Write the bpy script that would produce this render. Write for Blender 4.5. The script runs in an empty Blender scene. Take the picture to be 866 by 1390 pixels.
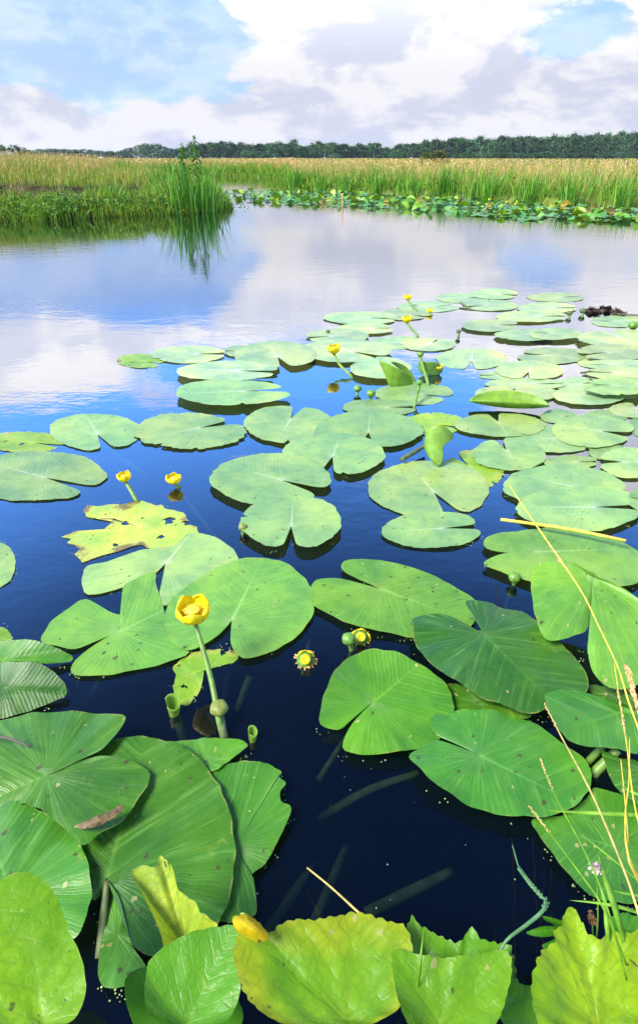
import bpy, bmesh, math, random
import numpy as np
from mathutils import Vector, Matrix

C = bpy.context.scene
R = random.Random(7)
NR = np.random.default_rng(11)
COL = C.collection

# ------------------------------------------------------------------ camera
H = 0.90                      # eye height above the water
F = 788.0                     # focal length in photo pixels (photo 866 x 1390)
PITCH = math.atan(436.0 / F)
CX, CY = 433.0, 650.0
cam_d = bpy.data.cameras.new('camera')
cam = bpy.data.objects.new('camera', cam_d)
COL.objects.link(cam)
cam_d.sensor_fit = 'VERTICAL'
cam_d.sensor_height = 36.0
cam_d.sensor_width = 36.0 * 866 / 1390
cam_d.lens = F / 1390.0 * 36.0
cam_d.shift_y = -45.0 / 1390.0
cam_d.clip_start = 0.02
cam_d.clip_end = 6000
cam.location = (0, 0, H)
cam.rotation_euler = (math.pi / 2 - PITCH, 0, 0)
C.camera = cam
sp, cp = math.sin(PITCH), math.cos(PITCH)
CAM = np.array([0, 0, H])


def dirpx(px, py):
    x = (px - CX) / F
    y = (CY - py) / F
    return np.array([x, cp + y * sp, -sp + y * cp])


def G(px, py, z=0.0):
    """the point at height z seen at a photo pixel"""
    d = dirpx(px, py)
    t = (z - H) / d[2]
    return CAM + d * t


def U(px, py, yd):
    """the point at ground distance yd seen at a photo pixel"""
    d = dirpx(px, py)
    return CAM + d * (yd / d[1])


# ------------------------------------------------------------------ light
SUN_EL, SUN_AZ = math.radians(50), math.radians(-115)     # azimuth clockwise from +Y
sun_d = bpy.data.lights.new('sun', 'SUN')
sun_d.energy = 2.9
sun_d.angle = math.radians(22)
sun_d.color = (1.0, 0.96, 0.88)
sun = bpy.data.objects.new('sun', sun_d)
COL.objects.link(sun)
sv = Vector((math.sin(SUN_AZ) * math.cos(SUN_EL), math.cos(SUN_AZ) * math.cos(SUN_EL), math.sin(SUN_EL)))
sun.rotation_euler = sv.to_track_quat('Z', 'Y').to_euler()
sun.location = sv * 50

C.view_settings.view_transform = 'Standard'
C.view_settings.look = 'None'
C.view_settings.exposure = 1.6
C.view_settings.gamma = 1.0
C.cycles.use_denoising = True
C.cycles.max_bounces = 8
C.cycles.transparent_max_bounces = 12


class NT:
    """small helper that writes node trees"""
    def __init__(self, tree):
        self.t = tree
        self.n = tree.nodes
        self.l = tree.links

    def new(self, typ, **kw):
        nd = self.n.new(typ)
        for k, v in kw.items():
            setattr(nd, k, v)
        return nd

    def put(self, sock, v):
        if v is None:
            return
        if isinstance(v, bpy.types.NodeSocket):
            self.l.new(v, sock)
        else:
            if sock.type == 'RGBA' and len(v) == 3:
                v = (*v, 1)
            sock.default_value = v

    def m(self, op, a, b=None, c=None, clamp=False):
        nd = self.new('ShaderNodeMath', operation=op, use_clamp=clamp)
        for i, v in enumerate((a, b, c)):
            if v is not None:
                self.put(nd.inputs[i], v)
        return nd.outputs[0]

    def mix(self, f, a, b, blend='MIX'):
        nd = self.new('ShaderNodeMix', data_type='RGBA', blend_type=blend)
        self.put(nd.inputs[0], f)
        self.put(nd.inputs[6], a)
        self.put(nd.inputs[7], b)
        return nd.outputs[2]

    def ss(self, x, lo, hi, a=0.0, b=1.0):
        nd = self.new('ShaderNodeMapRange', interpolation_type='SMOOTHSTEP')
        self.put(nd.inputs[0], x)
        nd.inputs[1].default_value = lo
        nd.inputs[2].default_value = hi
        nd.inputs[3].default_value = a
        nd.inputs[4].default_value = b
        return nd.outputs[0]

    def noise(self, vec, scale, detail=3, rough=0.5, dist=0.0):
        nd = self.new('ShaderNodeTexNoise')
        self.put(nd.inputs['Vector'], vec)
        nd.inputs['Scale'].default_value = scale
        nd.inputs['Detail'].default_value = detail
        nd.inputs['Roughness'].default_value = rough
        nd.inputs['Distortion'].default_value = dist
        return nd.outputs[0]

    def ramp(self, f, stops):
        nd = self.new('ShaderNodeValToRGB')
        self.put(nd.inputs[0], f)
        e = nd.color_ramp.elements
        while len(e) < len(stops):
            e.new(0.5)
        for i, (p, c) in enumerate(stops):
            e[i].position = p
            e[i].color = (*c, 1)
        return nd.outputs[0]

    def vmul(self, v, s):
        nd = self.new('ShaderNodeVectorMath', operation='MULTIPLY')
        self.put(nd.inputs[0], v)
        nd.inputs[1].default_value = s
        return nd.outputs[0]

    def vadd(self, v, w):
        nd = self.new('ShaderNodeVectorMath', operation='ADD')
        self.put(nd.inputs[0], v)
        self.put(nd.inputs[1], w)
        return nd.outputs[0]


# world: Nishita sky with a layer of broken cloud
W = bpy.data.worlds.new('World')
C.world = W
W.use_nodes = True
W.node_tree.nodes.clear()
w = NT(W.node_tree)
sky = w.new('ShaderNodeTexSky', sky_type='NISHITA', sun_disc=False)
sky.sun_elevation = SUN_EL
sky.sun_rotation = SUN_AZ
sky.altitude = 0
sky.air_density = 1.0
sky.dust_density = 0.3
sky.ozone_density = 3.0
tc = w.new('ShaderNodeTexCoord')
gen = tc.outputs['Generated']
sepx = w.new('ShaderNodeSeparateXYZ')
w.put(sepx.inputs[0], gen)
dx, dy, dz = sepx.outputs
az = w.m('ARCTAN2', dx, dy)
el = w.m('ARCSINE', dz)
# wobble the cloud edges
nv = w.vmul(gen, (1, 1, 2.2))
n1 = w.noise(nv, 7.0, 8, 0.62, 0.3)
n2 = w.noise(w.vadd(nv, (3.1, 1.7, 0.4)), 14, 5, 0.6)
n3 = w.noise(w.vadd(nv, (7.1, 2.7, 4.4)), 3.2, 6, 0.55)
# (px, py, reflected in the water?, sigma px x, sigma px y, weight)
BLOBS = [
    (430, 178, 0, 1200, 36, 1.0), (770, 36, 0, 85, 36, -1.65), (130, 75, 0, 130, 34, -.55), (385, 55, 0, 45, 18, -.45), (240, 8, 0, 120, 20, -.7), (640, 6, 0, 60, 10, -.8), (560, 80, 0, 135, 56, .95), (470, 12, 0, 90, 24, .5), (290, 65, 0, 120, 26, .4),
    (10, 130, 0, 60, 20, .6), (860, 50, 0, 40, 28, .7), (780, 130, 0, 130, 36, .6), (200, 25, 0, 50, 9, .3),
    (700, 0, 0, 90, 9, .4),
    (580, 350, 1, 150, 45, .8), (300, 400, 1, 60, 26, .45), (600, 430, 1, 90, 45, .8), (400, 420, 1, 75, 40, .9), (830, 500, 1, 110, 85, 1.0),
    (90, 490, 1, 90, 34, .85), (10, 530, 1, 60, 34, .8), (25, 440, 1, 60, 20, .8), (240, 455, 1, 90, 16, .55),
    (215, 540, 1, 42, 24, .8), (325, 635, 1, 60, 14, .55), (850, 640, 1, 120, 60, .8), (620, 400, 1, 170, 36, .9),
    (480, 660, 1, 60, 20, .4),  (760, 560, 1, 70, 40, .6),
]
cov = None
for (bx, by, rf, sx, sy, wt) in BLOBS:
    d = dirpx(bx, by)
    d = d / np.linalg.norm(d)
    if rf:
        d[2] = -d[2]
    a0 = math.atan2(d[0], d[1])
    e0 = math.asin(d[2])
    u_ = w.m('MULTIPLY', w.m('SUBTRACT', az, a0), F / sx)
    v_ = w.m('MULTIPLY', w.m('SUBTRACT', el, e0), F / sy)
    q = w.m('ADD', w.m('MULTIPLY', u_, u_), w.m('MULTIPLY', v_, v_))
    g = w.m('MULTIPLY', w.m('EXPONENT', w.m('MULTIPLY', q, -0.6)), wt)
    cov = g if cov is None else w.m('ADD', cov, g)
# broken cloud over the rest of the sky, out of the picture
high = w.ss(el, 1.22, 1.5)
side = w.ss(w.m('ABSOLUTE', az), 0.62, 0.95)
rest = w.m('MULTIPLY', w.m('MAXIMUM', high, side), w.ss(n3, 0.42, 0.62))
cov = w.m('ADD', cov, w.m('MULTIPLY', rest, 0.9))
wob = w.m('ADD', w.m('MULTIPLY', w.m('SUBTRACT', n1, 0.5), 1.8), w.m('MULTIPLY', w.m('SUBTRACT', n2, 0.5), 0.5))
mask = w.ss(w.m('ADD', cov, wob), 0.36, 0.84)
veil = w.m('ADD', w.ss(el, 0.11, 0.30, 0.55, 0.0), w.m('MULTIPLY', w.m('SUBTRACT', n2, 0.5), w.ss(el, 0.12, 0.3, 0.5, 0.0)))
mask = w.m('MAXIMUM', mask, veil)
n1b = w.noise(w.vadd(nv, (-0.04, -0.02, 0.09)), 7.0, 8, 0.62, 0.3)
lit = w.m('ADD', w.m('MULTIPLY', w.m('SUBTRACT', n1, n1b), 2.6), w.m('MULTIPLY', w.m('SUBTRACT', n2, 0.5), 0.5))
bright = w.ss(lit, -0.26, 0.26)
cloud = w.mix(bright, (2.75, 2.9, 3.5), (3.85, 3.8, 3.95))
blue = w.mix(1.0, sky.outputs[0], (0.50, 0.545, 0.93), 'MULTIPLY')
# clouds and blue higher up are boosted to brighten their reflection in the water
up = w.ss(el, 0.09, 0.32, 1.0, 2.3)
upc = w.new('ShaderNodeCombineXYZ')
for i_ in range(3):
    w.put(upc.inputs[i_], up)
cloud = w.mix(1.0, cloud, upc.outputs[0], 'MULTIPLY')
ub = w.m('SUBTRACT', w.ss(el, 0.17, 0.36, 1.0, 3.9), w.ss(el, 0.42, 0.9, 0.0, 3.3))
ubc = w.new('ShaderNodeCombineXYZ')
for i_, k_ in enumerate((0.62, 1.05, 1.0)):
    w.put(ubc.inputs[i_], w.m('MULTIPLY', ub, k_))
blue = w.mix(1.0, blue, ubc.outputs[0], 'MULTIPLY')
skyc = w.mix(mask, blue, cloud)
bg = w.new('ShaderNodeBackground')
w.put(bg.inputs[0], skyc)
bg.inputs[1].default_value = 0.08
wo = w.new('ShaderNodeOutputWorld')
w.l.new(bg.outputs[0], wo.inputs[0])


# ------------------------------------------------------------------ materials
MATS = {}


def material(name):
    m = bpy.data.materials.new(name)
    m.use_nodes = True
    m.node_tree.nodes.clear()
    t = NT(m.node_tree)
    out = t.new('ShaderNodeOutputMaterial')
    MATS[name] = m
    return m, t, out


def principled(t, out, col, rough=0.6, spec=0.5, **kw):
    p = t.new('ShaderNodeBsdfPrincipled')
    t.put(p.inputs['Base Color'], col)
    t.put(p.inputs['Roughness'], rough)
    t.put(p.inputs['Specular IOR Level'], spec)
    for k, v in kw.items():
        t.put(p.inputs[k.replace('_', ' ')], v)
    t.l.new(p.outputs[0], out.inputs[0])
    return p


def bump(t, height, strength, dist):
    b = t.new('ShaderNodeBump')
    b.inputs['Strength'].default_value = strength
    b.inputs['Distance'].default_value = dist
    t.put(b.inputs['Height'], height)
    return b.outputs[0]


def simple(name, col, rough=0.6, var=0.25, scale=20, spec=0.4, trans=0.0, bumpd=0.0):
    """a mottled plain material"""
    m, t, out = material(name)
    co = t.new('ShaderNodeTexCoord').outputs['Object']
    n = t.noise(co, scale, 4, 0.6)
    lo = tuple(c * (1 - var) for c in col)
    hi = tuple(min(1, c * (1 + var)) for c in col)
    c = t.mix(t.ss(n, 0.3, 0.7), lo, hi)
    p = principled(t, out, c, rough, spec)
    if bumpd:
        t.l.new(bump(t, n, 0.6, bumpd), p.inputs['Normal'])
    if trans:
        tr = t.new('ShaderNodeBsdfTranslucent')
        t.put(tr.inputs[0], c)
        mx = t.new('ShaderNodeMixShader')
        mx.inputs[0].default_value = trans
        t.l.new(p.outputs[0], mx.inputs[1])
        t.l.new(tr.outputs[0], mx.inputs[2])
        t.l.new(mx.outputs[0], out.inputs[0])
    return m


def island(name, stops, rough=0.55, trans=0.25, spec=0.3, each=0.0):
    """every blade or leaf of a mass gets its own colour"""
    m, t, out = material(name)
    geo = t.new('ShaderNodeNewGeometry')
    c = t.ramp(geo.outputs['Random Per Island'], stops)
    if each:                                    # every tree has its own green
        oi = t.new('ShaderNodeObjectInfo')
        v = t.m('ADD', 1 - each, t.m('MULTIPLY', oi.outputs['Random'], 2 * each))
        hs = t.new('ShaderNodeHueSaturation')
        t.put(hs.inputs['Value'], v)
        t.put(hs.inputs['Hue'], t.m('ADD', 0.478, t.m('MULTIPLY', t.m('FRACT', t.m('MULTIPLY', oi.outputs['Random'], 7.3)), 0.035)))
        t.put(hs.inputs['Color'], c)
        c = hs.outputs[0]
    p = principled(t, out, c, rough, spec)
    tr = t.new('ShaderNodeBsdfTranslucent')
    t.put(tr.inputs[0], c)
    mx = t.new('ShaderNodeMixShader')
    mx.inputs[0].default_value = trans
    t.l.new(p.outputs[0], mx.inputs[1])
    t.l.new(tr.outputs[0], mx.inputs[2])
    t.l.new(mx.outputs[0], out.inputs[0])
    return m


def pad_material(name, c_lo, c_hi, c_vein, herb=False):
    m, t, out = material(name)
    oi = t.new('ShaderNodeObjectInfo')
    co = t.new('ShaderNodeTexCoord').outputs['Object']
    off = t.new('ShaderNodeCombineXYZ')
    t.put(off.inputs[0], t.m('MULTIPLY', oi.outputs['Random'], 37.0))
    t.put(off.inputs[1], t.m('MULTIPLY', oi.outputs['Random'], 91.0))
    pos = t.vadd(co, off.outputs[0])
    n_mot = t.noise(pos, 3.2, 3, 0.55)
    uv = t.new('ShaderNodeUVMap', uv_map='vein')
    s_uv = t.new('ShaderNodeSeparateXYZ')
    t.l.new(uv.outputs[0], s_uv.inputs[0])
    s, edge = s_uv.outputs[0], s_uv.outputs[1]
    uv2 = t.new('ShaderNodeUVMap', uv_map='loc')
    s_uv2 = t.new('ShaderNodeSeparateXYZ')
    t.l.new(uv2.outputs[0], s_uv2.inputs[0])
    lx, ly = s_uv2.outputs[0], s_uv2.outputs[1]
    n_big = t.noise(pos, 9, 4, 0.6)
    n_mid = t.noise(pos, 38, 4, 0.65)
    n_fine = t.noise(pos, 170, 3, 0.6)
    sw = t.m('ADD', s, t.m('ADD', t.m('MULTIPLY', t.m('SUBTRACT', n_mid, 0.5), 0.5), t.m('MULTIPLY', n_big, 1.6)))
    wave = t.m('ADD', t.m('MULTIPLY', t.m('COSINE', t.m('MULTIPLY', sw, 6.2832)), 0.5), 0.5)
    line = t.m('POWER', wave, 7.0 if not herb else 22.0)
    wave2 = t.m('POWER', t.m('ADD', t.m('MULTIPLY', t.m('COSINE', t.m('MULTIPLY', sw, 18.85)), 0.5), 0.5), 3.0)
    mid = t.m('MULTIPLY', t.ss(t.m('ADD', t.m('ABSOLUTE', lx), t.m('MULTIPLY', ly, 0.018)), 0.004, 0.028, 1, 0), t.m('MULTIPLY', t.ss(ly, -0.02, 0.01), t.ss(ly, 0.3, 1.0, 1.0, 0.25)))
    hub = t.ss(t.m('SQRT', t.m('ADD', t.m('MULTIPLY', lx, lx), t.m('MULTIPLY', ly, ly))), 0.0, 0.16, 1, 0)
    base = t.mix(t.ss(t.m('ADD', t.m('ADD', t.m('MULTIPLY', n_big, 0.45), t.m('MULTIPLY', n_mot, 0.35)), t.m('MULTIPLY', n_mid, 0.2)), 0.36, 0.64), c_lo, c_hi)
    base = t.mix(t.m('MULTIPLY', n_fine, 0.35), base, c_hi)
    fade = t.ss(edge, 0.2, 1.0, 1.0, 0.45)
    base = t.mix(t.m('MULTIPLY', t.m('MULTIPLY', t.m('MULTIPLY', line, t.ss(n_big, 0.3, 0.7, 0.2, 1.0)), 0.24 if not herb else 0.10), fade), base, c_vein)
    base = t.mix(t.m('MULTIPLY', wave2, 0.10), base, c_vein)
    base = t.mix(t.m('MULTIPLY', mid, 0.5 if not herb else 0.3), base, c_vein)
    base = t.mix(t.m('MULTIPLY', hub, 0.25), base, c_vein)
    base = t.mix(1.0, base, oi.outputs['Color'], 'MULTIPLY')
    # streaks that run out along the ribs
    sv = t.new('ShaderNodeCombineXYZ')
    t.put(sv.inputs[0], s)
    t.put(sv.inputs[1], t.m('MULTIPLY', edge, 0.7))
    t.put(sv.inputs[2], t.m('MULTIPLY', oi.outputs['Random'], 53.0))
    st1 = t.noise(sv.outputs[0], 1.15, 5, 0.68)
    st2 = t.noise(t.vmul(sv.outputs[0], (2.3, 1.6, 1.7)), 1.0, 4, 0.6)
    kk = 1.0 if not herb else 0.4
    base = t.mix(t.m('MULTIPLY', t.ss(st1, 0.52, 0.72), 0.42 * kk), base, t.mix(1.0, base, (0.55, 0.72, 0.6), 'MULTIPLY'))
    base = t.mix(t.m('MULTIPLY', t.ss(st1, 0.48, 0.28), 0.5 * kk), base, c_vein)
    base = t.mix(t.m('MULTIPLY', t.m('MULTIPLY', t.ss(st2, 0.56, 0.72), t.ss(edge, 0.25, 0.9)), 0.32 * kk), base, t.mix(1.0, base, (2.2, 1.3, 0.6), 'MULTIPLY'))
    # dried silt and uneven green
    base = t.mix(t.m('MULTIPLY', t.ss(n_mot, 0.42, 0.68), 0.30 if not herb else 0.0), base, t.mix(1.0, base, (1.75, 1.15, 0.8), 'MULTIPLY'))
    silt = t.m('MULTIPLY', t.ss(t.noise(pos, 21, 6, 0.72), 0.56, 0.72), t.ss(n_fine, 0.42, 0.62))
    base = t.mix(t.m('MULTIPLY', silt, 0.42 if not herb else 0.1), base, (0.20, 0.19, 0.09))
    # ageing: yellow patches from the rim, brown rot, small bites and specks
    dec = oi.outputs['Alpha']
    age = t.m('ADD', t.m('ADD', n_big, t.m('MULTIPLY', n_mid, 0.35)), t.m('ADD', t.m('MULTIPLY', t.ss(edge, 0.55, 1.0), 0.16), t.m('MULTIPLY', dec, 0.42)))
    base = t.mix(t.m('MULTIPLY', t.ss(age, 1.02, 1.18), 0.7), base, (0.34, 0.33, 0.06))
    base = t.mix(t.m('MULTIPLY', t.ss(age, 1.14, 1.24), 0.85), base, (0.12, 0.07, 0.025))
    if herb:
        yl = t.m('MULTIPLY', t.m('MULTIPLY', t.ss(t.m('ADD', edge, t.m('MULTIPLY', t.m('SUBTRACT', n_big, 0.5), 0.9)), 0.5, 1.0), t.ss(dec, 0.15, 0.4)), 0.7)
        base = t.mix(yl, base, (0.46, 0.38, 0.012))
        dv = t.m('MULTIPLY', t.m('ADD', t.m('MULTIPLY', line, 0.8), t.m('MULTIPLY', mid, 0.6)), 0.4)
        base = t.mix(dv, base, (0.10, 0.19, 0.01))
    rim = t.m('MULTIPLY', t.ss(edge, 0.975, 1.0), t.ss(n_mid, 0.48, 0.62))
    base = t.mix(t.m('MULTIPLY', rim, 0.5), base, (0.30, 0.27, 0.06))
    vor = t.new('ShaderNodeTexVoronoi')
    t.put(vor.inputs['Vector'], t.vadd(pos, t.vmul(t.noise(pos, 60, 2), (0.03, 0.03, 0.03))))
    vor.inputs['Scale'].default_value = 26
    sepc = t.new('ShaderNodeSeparateColor')
    t.l.new(vor.outputs['Color'], sepc.inputs[0])
    size = t.m('MULTIPLY', t.m('GREATER_THAN', sepc.outputs[0], 0.62 if not herb else 0.8), t.m('MULTIPLY', sepc.outputs[1], 0.14))
    spot = t.m('LESS_THAN', vor.outputs['Distance'], size)
    base = t.mix(t.m('MULTIPLY', spot, 0.75), base, t.mix(t.m('GREATER_THAN', sepc.outputs[2], 0.4), (0.30, 0.26, 0.07), (0.045, 0.03, 0.014)))
    v3 = t.new('ShaderNodeTexVoronoi')
    t.put(v3.inputs['Vector'], t.vadd(pos, t.vmul(t.noise(pos, 130, 2), (0.012, 0.012, 0.012))))
    v3.inputs['Scale'].default_value = 75
    s3 = t.new('ShaderNodeSeparateColor')
    t.l.new(v3.outputs['Color'], s3.inputs[0])
    fleck = t.m('LESS_THAN', v3.outputs['Distance'], t.m('MULTIPLY', t.m('GREATER_THAN', s3.outputs[0], 0.78), t.m('MULTIPLY', s3.outputs[1], 0.30)))
    base = t.mix(t.m('MULTIPLY', fleck, 0.8), base, t.mix(t.m('GREATER_THAN', s3.outputs[2], 0.55), (0.05, 0.035, 0.015), (0.33, 0.30, 0.10)))
    rough = t.m('ADD', 0.26, t.m('MULTIPLY', n_mid, 0.26))
    p = principled(t, out, base, rough, 0.42 if not herb else 0.25)
    hgt = t.m('ADD', t.m('ADD', t.m('MULTIPLY', wave, -0.5), t.m('MULTIPLY', wave2, -0.25)), t.m('MULTIPLY', n_mid, 0.9))
    hgt = t.m('SUBTRACT', hgt, t.m('MULTIPLY', mid, 0.5))
    if herb:
        cell = t.new('ShaderNodeTexVoronoi', feature='DISTANCE_TO_EDGE')
        t.put(cell.inputs['Vector'], t.vadd(pos, t.vmul(t.noise(pos, 90, 2), (0.012, 0.012, 0.012))))
        cell.inputs['Scale'].default_value = 80
        cd = t.ss(cell.outputs['Distance'], 0.0, 0.25)
        hgt = t.m('ADD', t.m('MULTIPLY', line, -0.3), t.m('ADD', t.m('MULTIPLY', cd, 0.5), t.m('MULTIPLY', n_big, 2.5)))
        base = t.mix(t.m('MULTIPLY', t.m('SUBTRACT', 1.0, cd), 0.25), base, c_lo)
        t.l.new(base, p.inputs['Base Color'])
    t.l.new(bump(t, hgt, 0.6, 0.0008 if not herb else 0.0008), p.inputs['Normal'])
    tr = t.new('ShaderNodeBsdfTranslucent')
    t.put(tr.inputs[0], t.mix(1.0, base, (1.5, 1.35, 0.6), 'MULTIPLY'))
    mx = t.new('ShaderNodeMixShader')
    mx.inputs[0].default_value = 0.28 if herb else 0.12
    t.l.new(p.outputs[0], mx.inputs[1])
    t.l.new(tr.outputs[0], mx.inputs[2])
    # bite holes in the decayed leaves
    hv = t.new('ShaderNodeTexVoronoi')
    t.put(hv.inputs['Vector'], t.vadd(pos, t.vmul(t.noise(pos, 45, 3), (0.06, 0.06, 0.06))))
    hv.inputs['Scale'].default_value = 17
    sh = t.new('ShaderNodeSeparateColor')
    t.l.new(hv.outputs['Color'], sh.inputs[0])
    hole = t.m('LESS_THAN', hv.outputs['Distance'],
               t.m('MULTIPLY', t.m('MULTIPLY', t.m('GREATER_THAN', sh.outputs[0], 0.45), sh.outputs[1]), t.m('MULTIPLY', t.ss(dec, 0.06, 0.7), 0.30)))
    tp = t.new('ShaderNodeBsdfTransparent')
    mh = t.new('ShaderNodeMixShader')
    t.put(mh.inputs[0], hole)
    t.l.new(mx.outputs[0], mh.inputs[1])
    t.l.new(tp.outputs[0], mh.inputs[2])
    t.l.new(mh.outputs[0], out.inputs[0])
    return m


pad_material('lily_leaf', (0.026, 0.125, 0.012), (0.082, 0.245, 0.014), (0.15, 0.33, 0.055))
pad_material('herb_leaf', (0.075, 0.20, 0.008), (0.19, 0.33, 0.010), (0.26, 0.37, 0.03), herb=True)
simple('underside', (0.20, 0.36, 0.03), 0.45, 0.2, 30, 0.5, trans=0.3)
simple('stalk_green', (0.12, 0.22, 0.025), 0.45, 0.25, 60, 0.5)
simple('stalk_dull', (0.085, 0.115, 0.035), 0.6, 0.35, 40)
simple('petal_yellow', (0.95, 0.77, 0.008), 0.4, 0.1, 90, 0.4, trans=0.35)
simple('stigma_yellow', (0.80, 0.50, 0.03), 0.5, 0.3, 300)
simple('stamen', (0.85, 0.60, 0.06), 0.5, 0.2, 200)
simple('bud_green', (0.10, 0.22, 0.02), 0.4, 0.35, 90, 0.5)
simple('straw', (0.48, 0.36, 0.10), 0.6, 0.3, 60)
simple('straw_yellow', (0.60, 0.45, 0.05), 0.5, 0.3, 50)
simple('seed_spike', (0.55, 0.34, 0.12), 0.7, 0.35, 150)
simple('grass_bright', (0.17, 0.36, 0.02), 0.45, 0.25, 60, 0.4, trans=0.3)
simple('grass_blue_green', (0.10, 0.24, 0.09), 0.5, 0.25, 60, 0.4, trans=0.2)
simple('dead_leaf', (0.13, 0.085, 0.03), 0.7, 0.5, 120, bumpd=0.003)
simple('mud', (0.05, 0.035, 0.02), 0.9, 0.5, 14, 0.2, bumpd=0.02)
simple('bank_soil', (0.055, 0.040, 0.022), 0.95, 0.5, 6, 0.1, bumpd=0.03)
simple('meadow_soil', (0.11, 0.13, 0.03), 0.95, 0.4, 2.5, 0.1)
simple('pond_bottom', (0.012, 0.014, 0.012), 1.0, 0.4, 2, 0.0)
simple('bark', (0.10, 0.08, 0.06), 0.9, 0.3, 3)
simple('olive_head', (0.17, 0.20, 0.03), 0.5, 0.25, 60, 0.4)
simple('wood_stake', (0.42, 0.20, 0.08), 0.8, 0.3, 40)
simple('boat_white', (0.75, 0.75, 0.75), 0.5, 0.05, 1)
simple('mast_grey', (0.6, 0.6, 0.6), 0.4, 0.05, 1)
simple('duckweed', (0.26, 0.36, 0.13), 0.6, 0.4, 300)
simple('rot_dark', (0.045, 0.028, 0.012), 0.6, 0.5, 60)
simple('rot_brown', (0.16, 0.075, 0.02), 0.6, 0.4, 60)
simple('flower_pink', (0.5, 0.36, 0.34), 0.6, 0.2, 60)
island('grass_blades', [(0, (0.09, 0.20, 0.010)), (0.5, (0.20, 0.32, 0.014)), (1, (0.38, 0.41, 0.03))])
island('reed_blades', [(0, (0.05, 0.18, 0.012)), (0.6, (0.10, 0.30, 0.018)), (1, (0.22, 0.40, 0.03))], rough=0.4)
island('seed_grass', [(0, (0.40, 0.28, 0.06)), (0.5, (0.56, 0.38, 0.10)), (1, (0.60, 0.38, 0.17))], trans=0.2)
island('dry_grass', [(0, (0.17, 0.10, 0.035)), (1, (0.36, 0.25, 0.09))], trans=0.1)
island('herb_mass', [(0, (0.03, 0.10, 0.010)), (0.6, (0.08, 0.20, 0.015)), (1, (0.18, 0.31, 0.03))])
island('tree_leaf', [(0, (0.022, 0.07, 0.022)), (0.6, (0.05, 0.13, 0.034)), (1, (0.10, 0.19, 0.045))], trans=0.12, each=0.4)
island('tree_leaf_light', [(0, (0.028, 0.075, 0.022)), (0.6, (0.055, 0.13, 0.034)), (1, (0.09, 0.18, 0.05))], trans=0.12, each=0.35)
island('shrub_leaf', [(0, (0.045, 0.075, 0.012)), (0.6, (0.11, 0.14, 0.02)), (1, (0.18, 0.15, 0.03))], trans=0.12)
island('far_pad', [(0, (0.05, 0.17, 0.03)), (0.6, (0.10, 0.26, 0.04)), (1, (0.20, 0.34, 0.04))], rough=0.35, trans=0.1, spec=0.5)

# water: dark humus-blue body, partly clear, with a reflecting skin
m, t, out = material('pond_water')
geo = t.new('ShaderNodeNewGeometry')
pos = geo.outputs['Position']
b1 = t.noise(t.vmul(pos, (1.0, 1.6, 1)), 5.0, 3, 0.5)
b2 = t.noise(t.vmul(pos, (1.0, 2.2, 1)), 22.0, 2, 0.5)
calm = t.ss(t.noise(pos, 0.5, 2), 0.35, 0.7, 0.25, 1.0)
hh = t.m('MULTIPLY', t.m('ADD', b1, t.m('MULTIPLY', b2, 0.22)), calm)
bn = bump(t, hh, 0.10, 0.02)
fr = t.new('ShaderNodeLayerWeight')
fr.inputs['Blend'].default_value = 0.5
t.l.new(bn, fr.inputs['Normal'])
df = t.new('ShaderNodeBsdfDiffuse')
t.put(df.inputs[0], t.mix(t.noise(pos, 1.3, 3), (0.0010, 0.0026, 0.0085), (0.0016, 0.0036, 0.0105)))
tp = t.new('ShaderNodeBsdfTransparent')
t.put(tp.inputs[0], (0.46, 0.54, 0.50))
gl = t.new('ShaderNodeBsdfGlossy')
gl.inputs['Roughness'].default_value = 0.012
t.put(gl.inputs[0], (1, 1, 1))
t.l.new(bn, gl.inputs['Normal'])
m1 = t.new('ShaderNodeMixShader')
m1.inputs[0].default_value = 0.5
t.l.new(df.outputs[0], m1.inputs[1])
t.l.new(tp.outputs[0], m1.inputs[2])
m2 = t.new('ShaderNodeMixShader')
t.put(m2.inputs[0], t.m('ADD', t.m('MULTIPLY', t.m('POWER', fr.outputs['Facing'], 2.5), 0.965), 0.03))
t.l.new(m1.outputs[0], m2.inputs[1])
t.l.new(gl.outputs[0], m2.inputs[2])
t.l.new(m2.outputs[0], out.inputs[0])


# ------------------------------------------------------------------ object helpers
def link(name, me, mat=None, parent=None, loc=None):
    o = bpy.data.objects.new(name, me)
    COL.objects.link(o)
    if mat:
        for mm in (mat if isinstance(mat, (list, tuple)) else [mat]):
            me.materials.append(MATS[mm])
    if parent:
        o.parent = parent
    if loc is not None:
        o.location = loc
    return o


def tag(o, label=None, cat=None, group=None, kind=None):
    if label:
        o['label'] = label
    if cat:
        o['category'] = cat
    if group:
        o['group'] = group
    if kind:
        o['kind'] = kind
    return o


def empty(name, loc, label, cat, group=None):
    o = bpy.data.objects.new(name, None)
    o.empty_display_size = 0.02
    COL.objects.link(o)
    o.location = loc
    return tag(o, label, cat, group)


def mesh(name, v, f, smooth=True, mats=None):
    me = bpy.data.meshes.new(name)
    me.from_pydata([tuple(map(float, p)) for p in v], [], f)
    if smooth:
        me.polygons.foreach_set('use_smooth', [True] * len(me.polygons))
    if mats is not None:
        me.polygons.foreach_set('material_index', mats)
    me.update()
    return me


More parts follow.
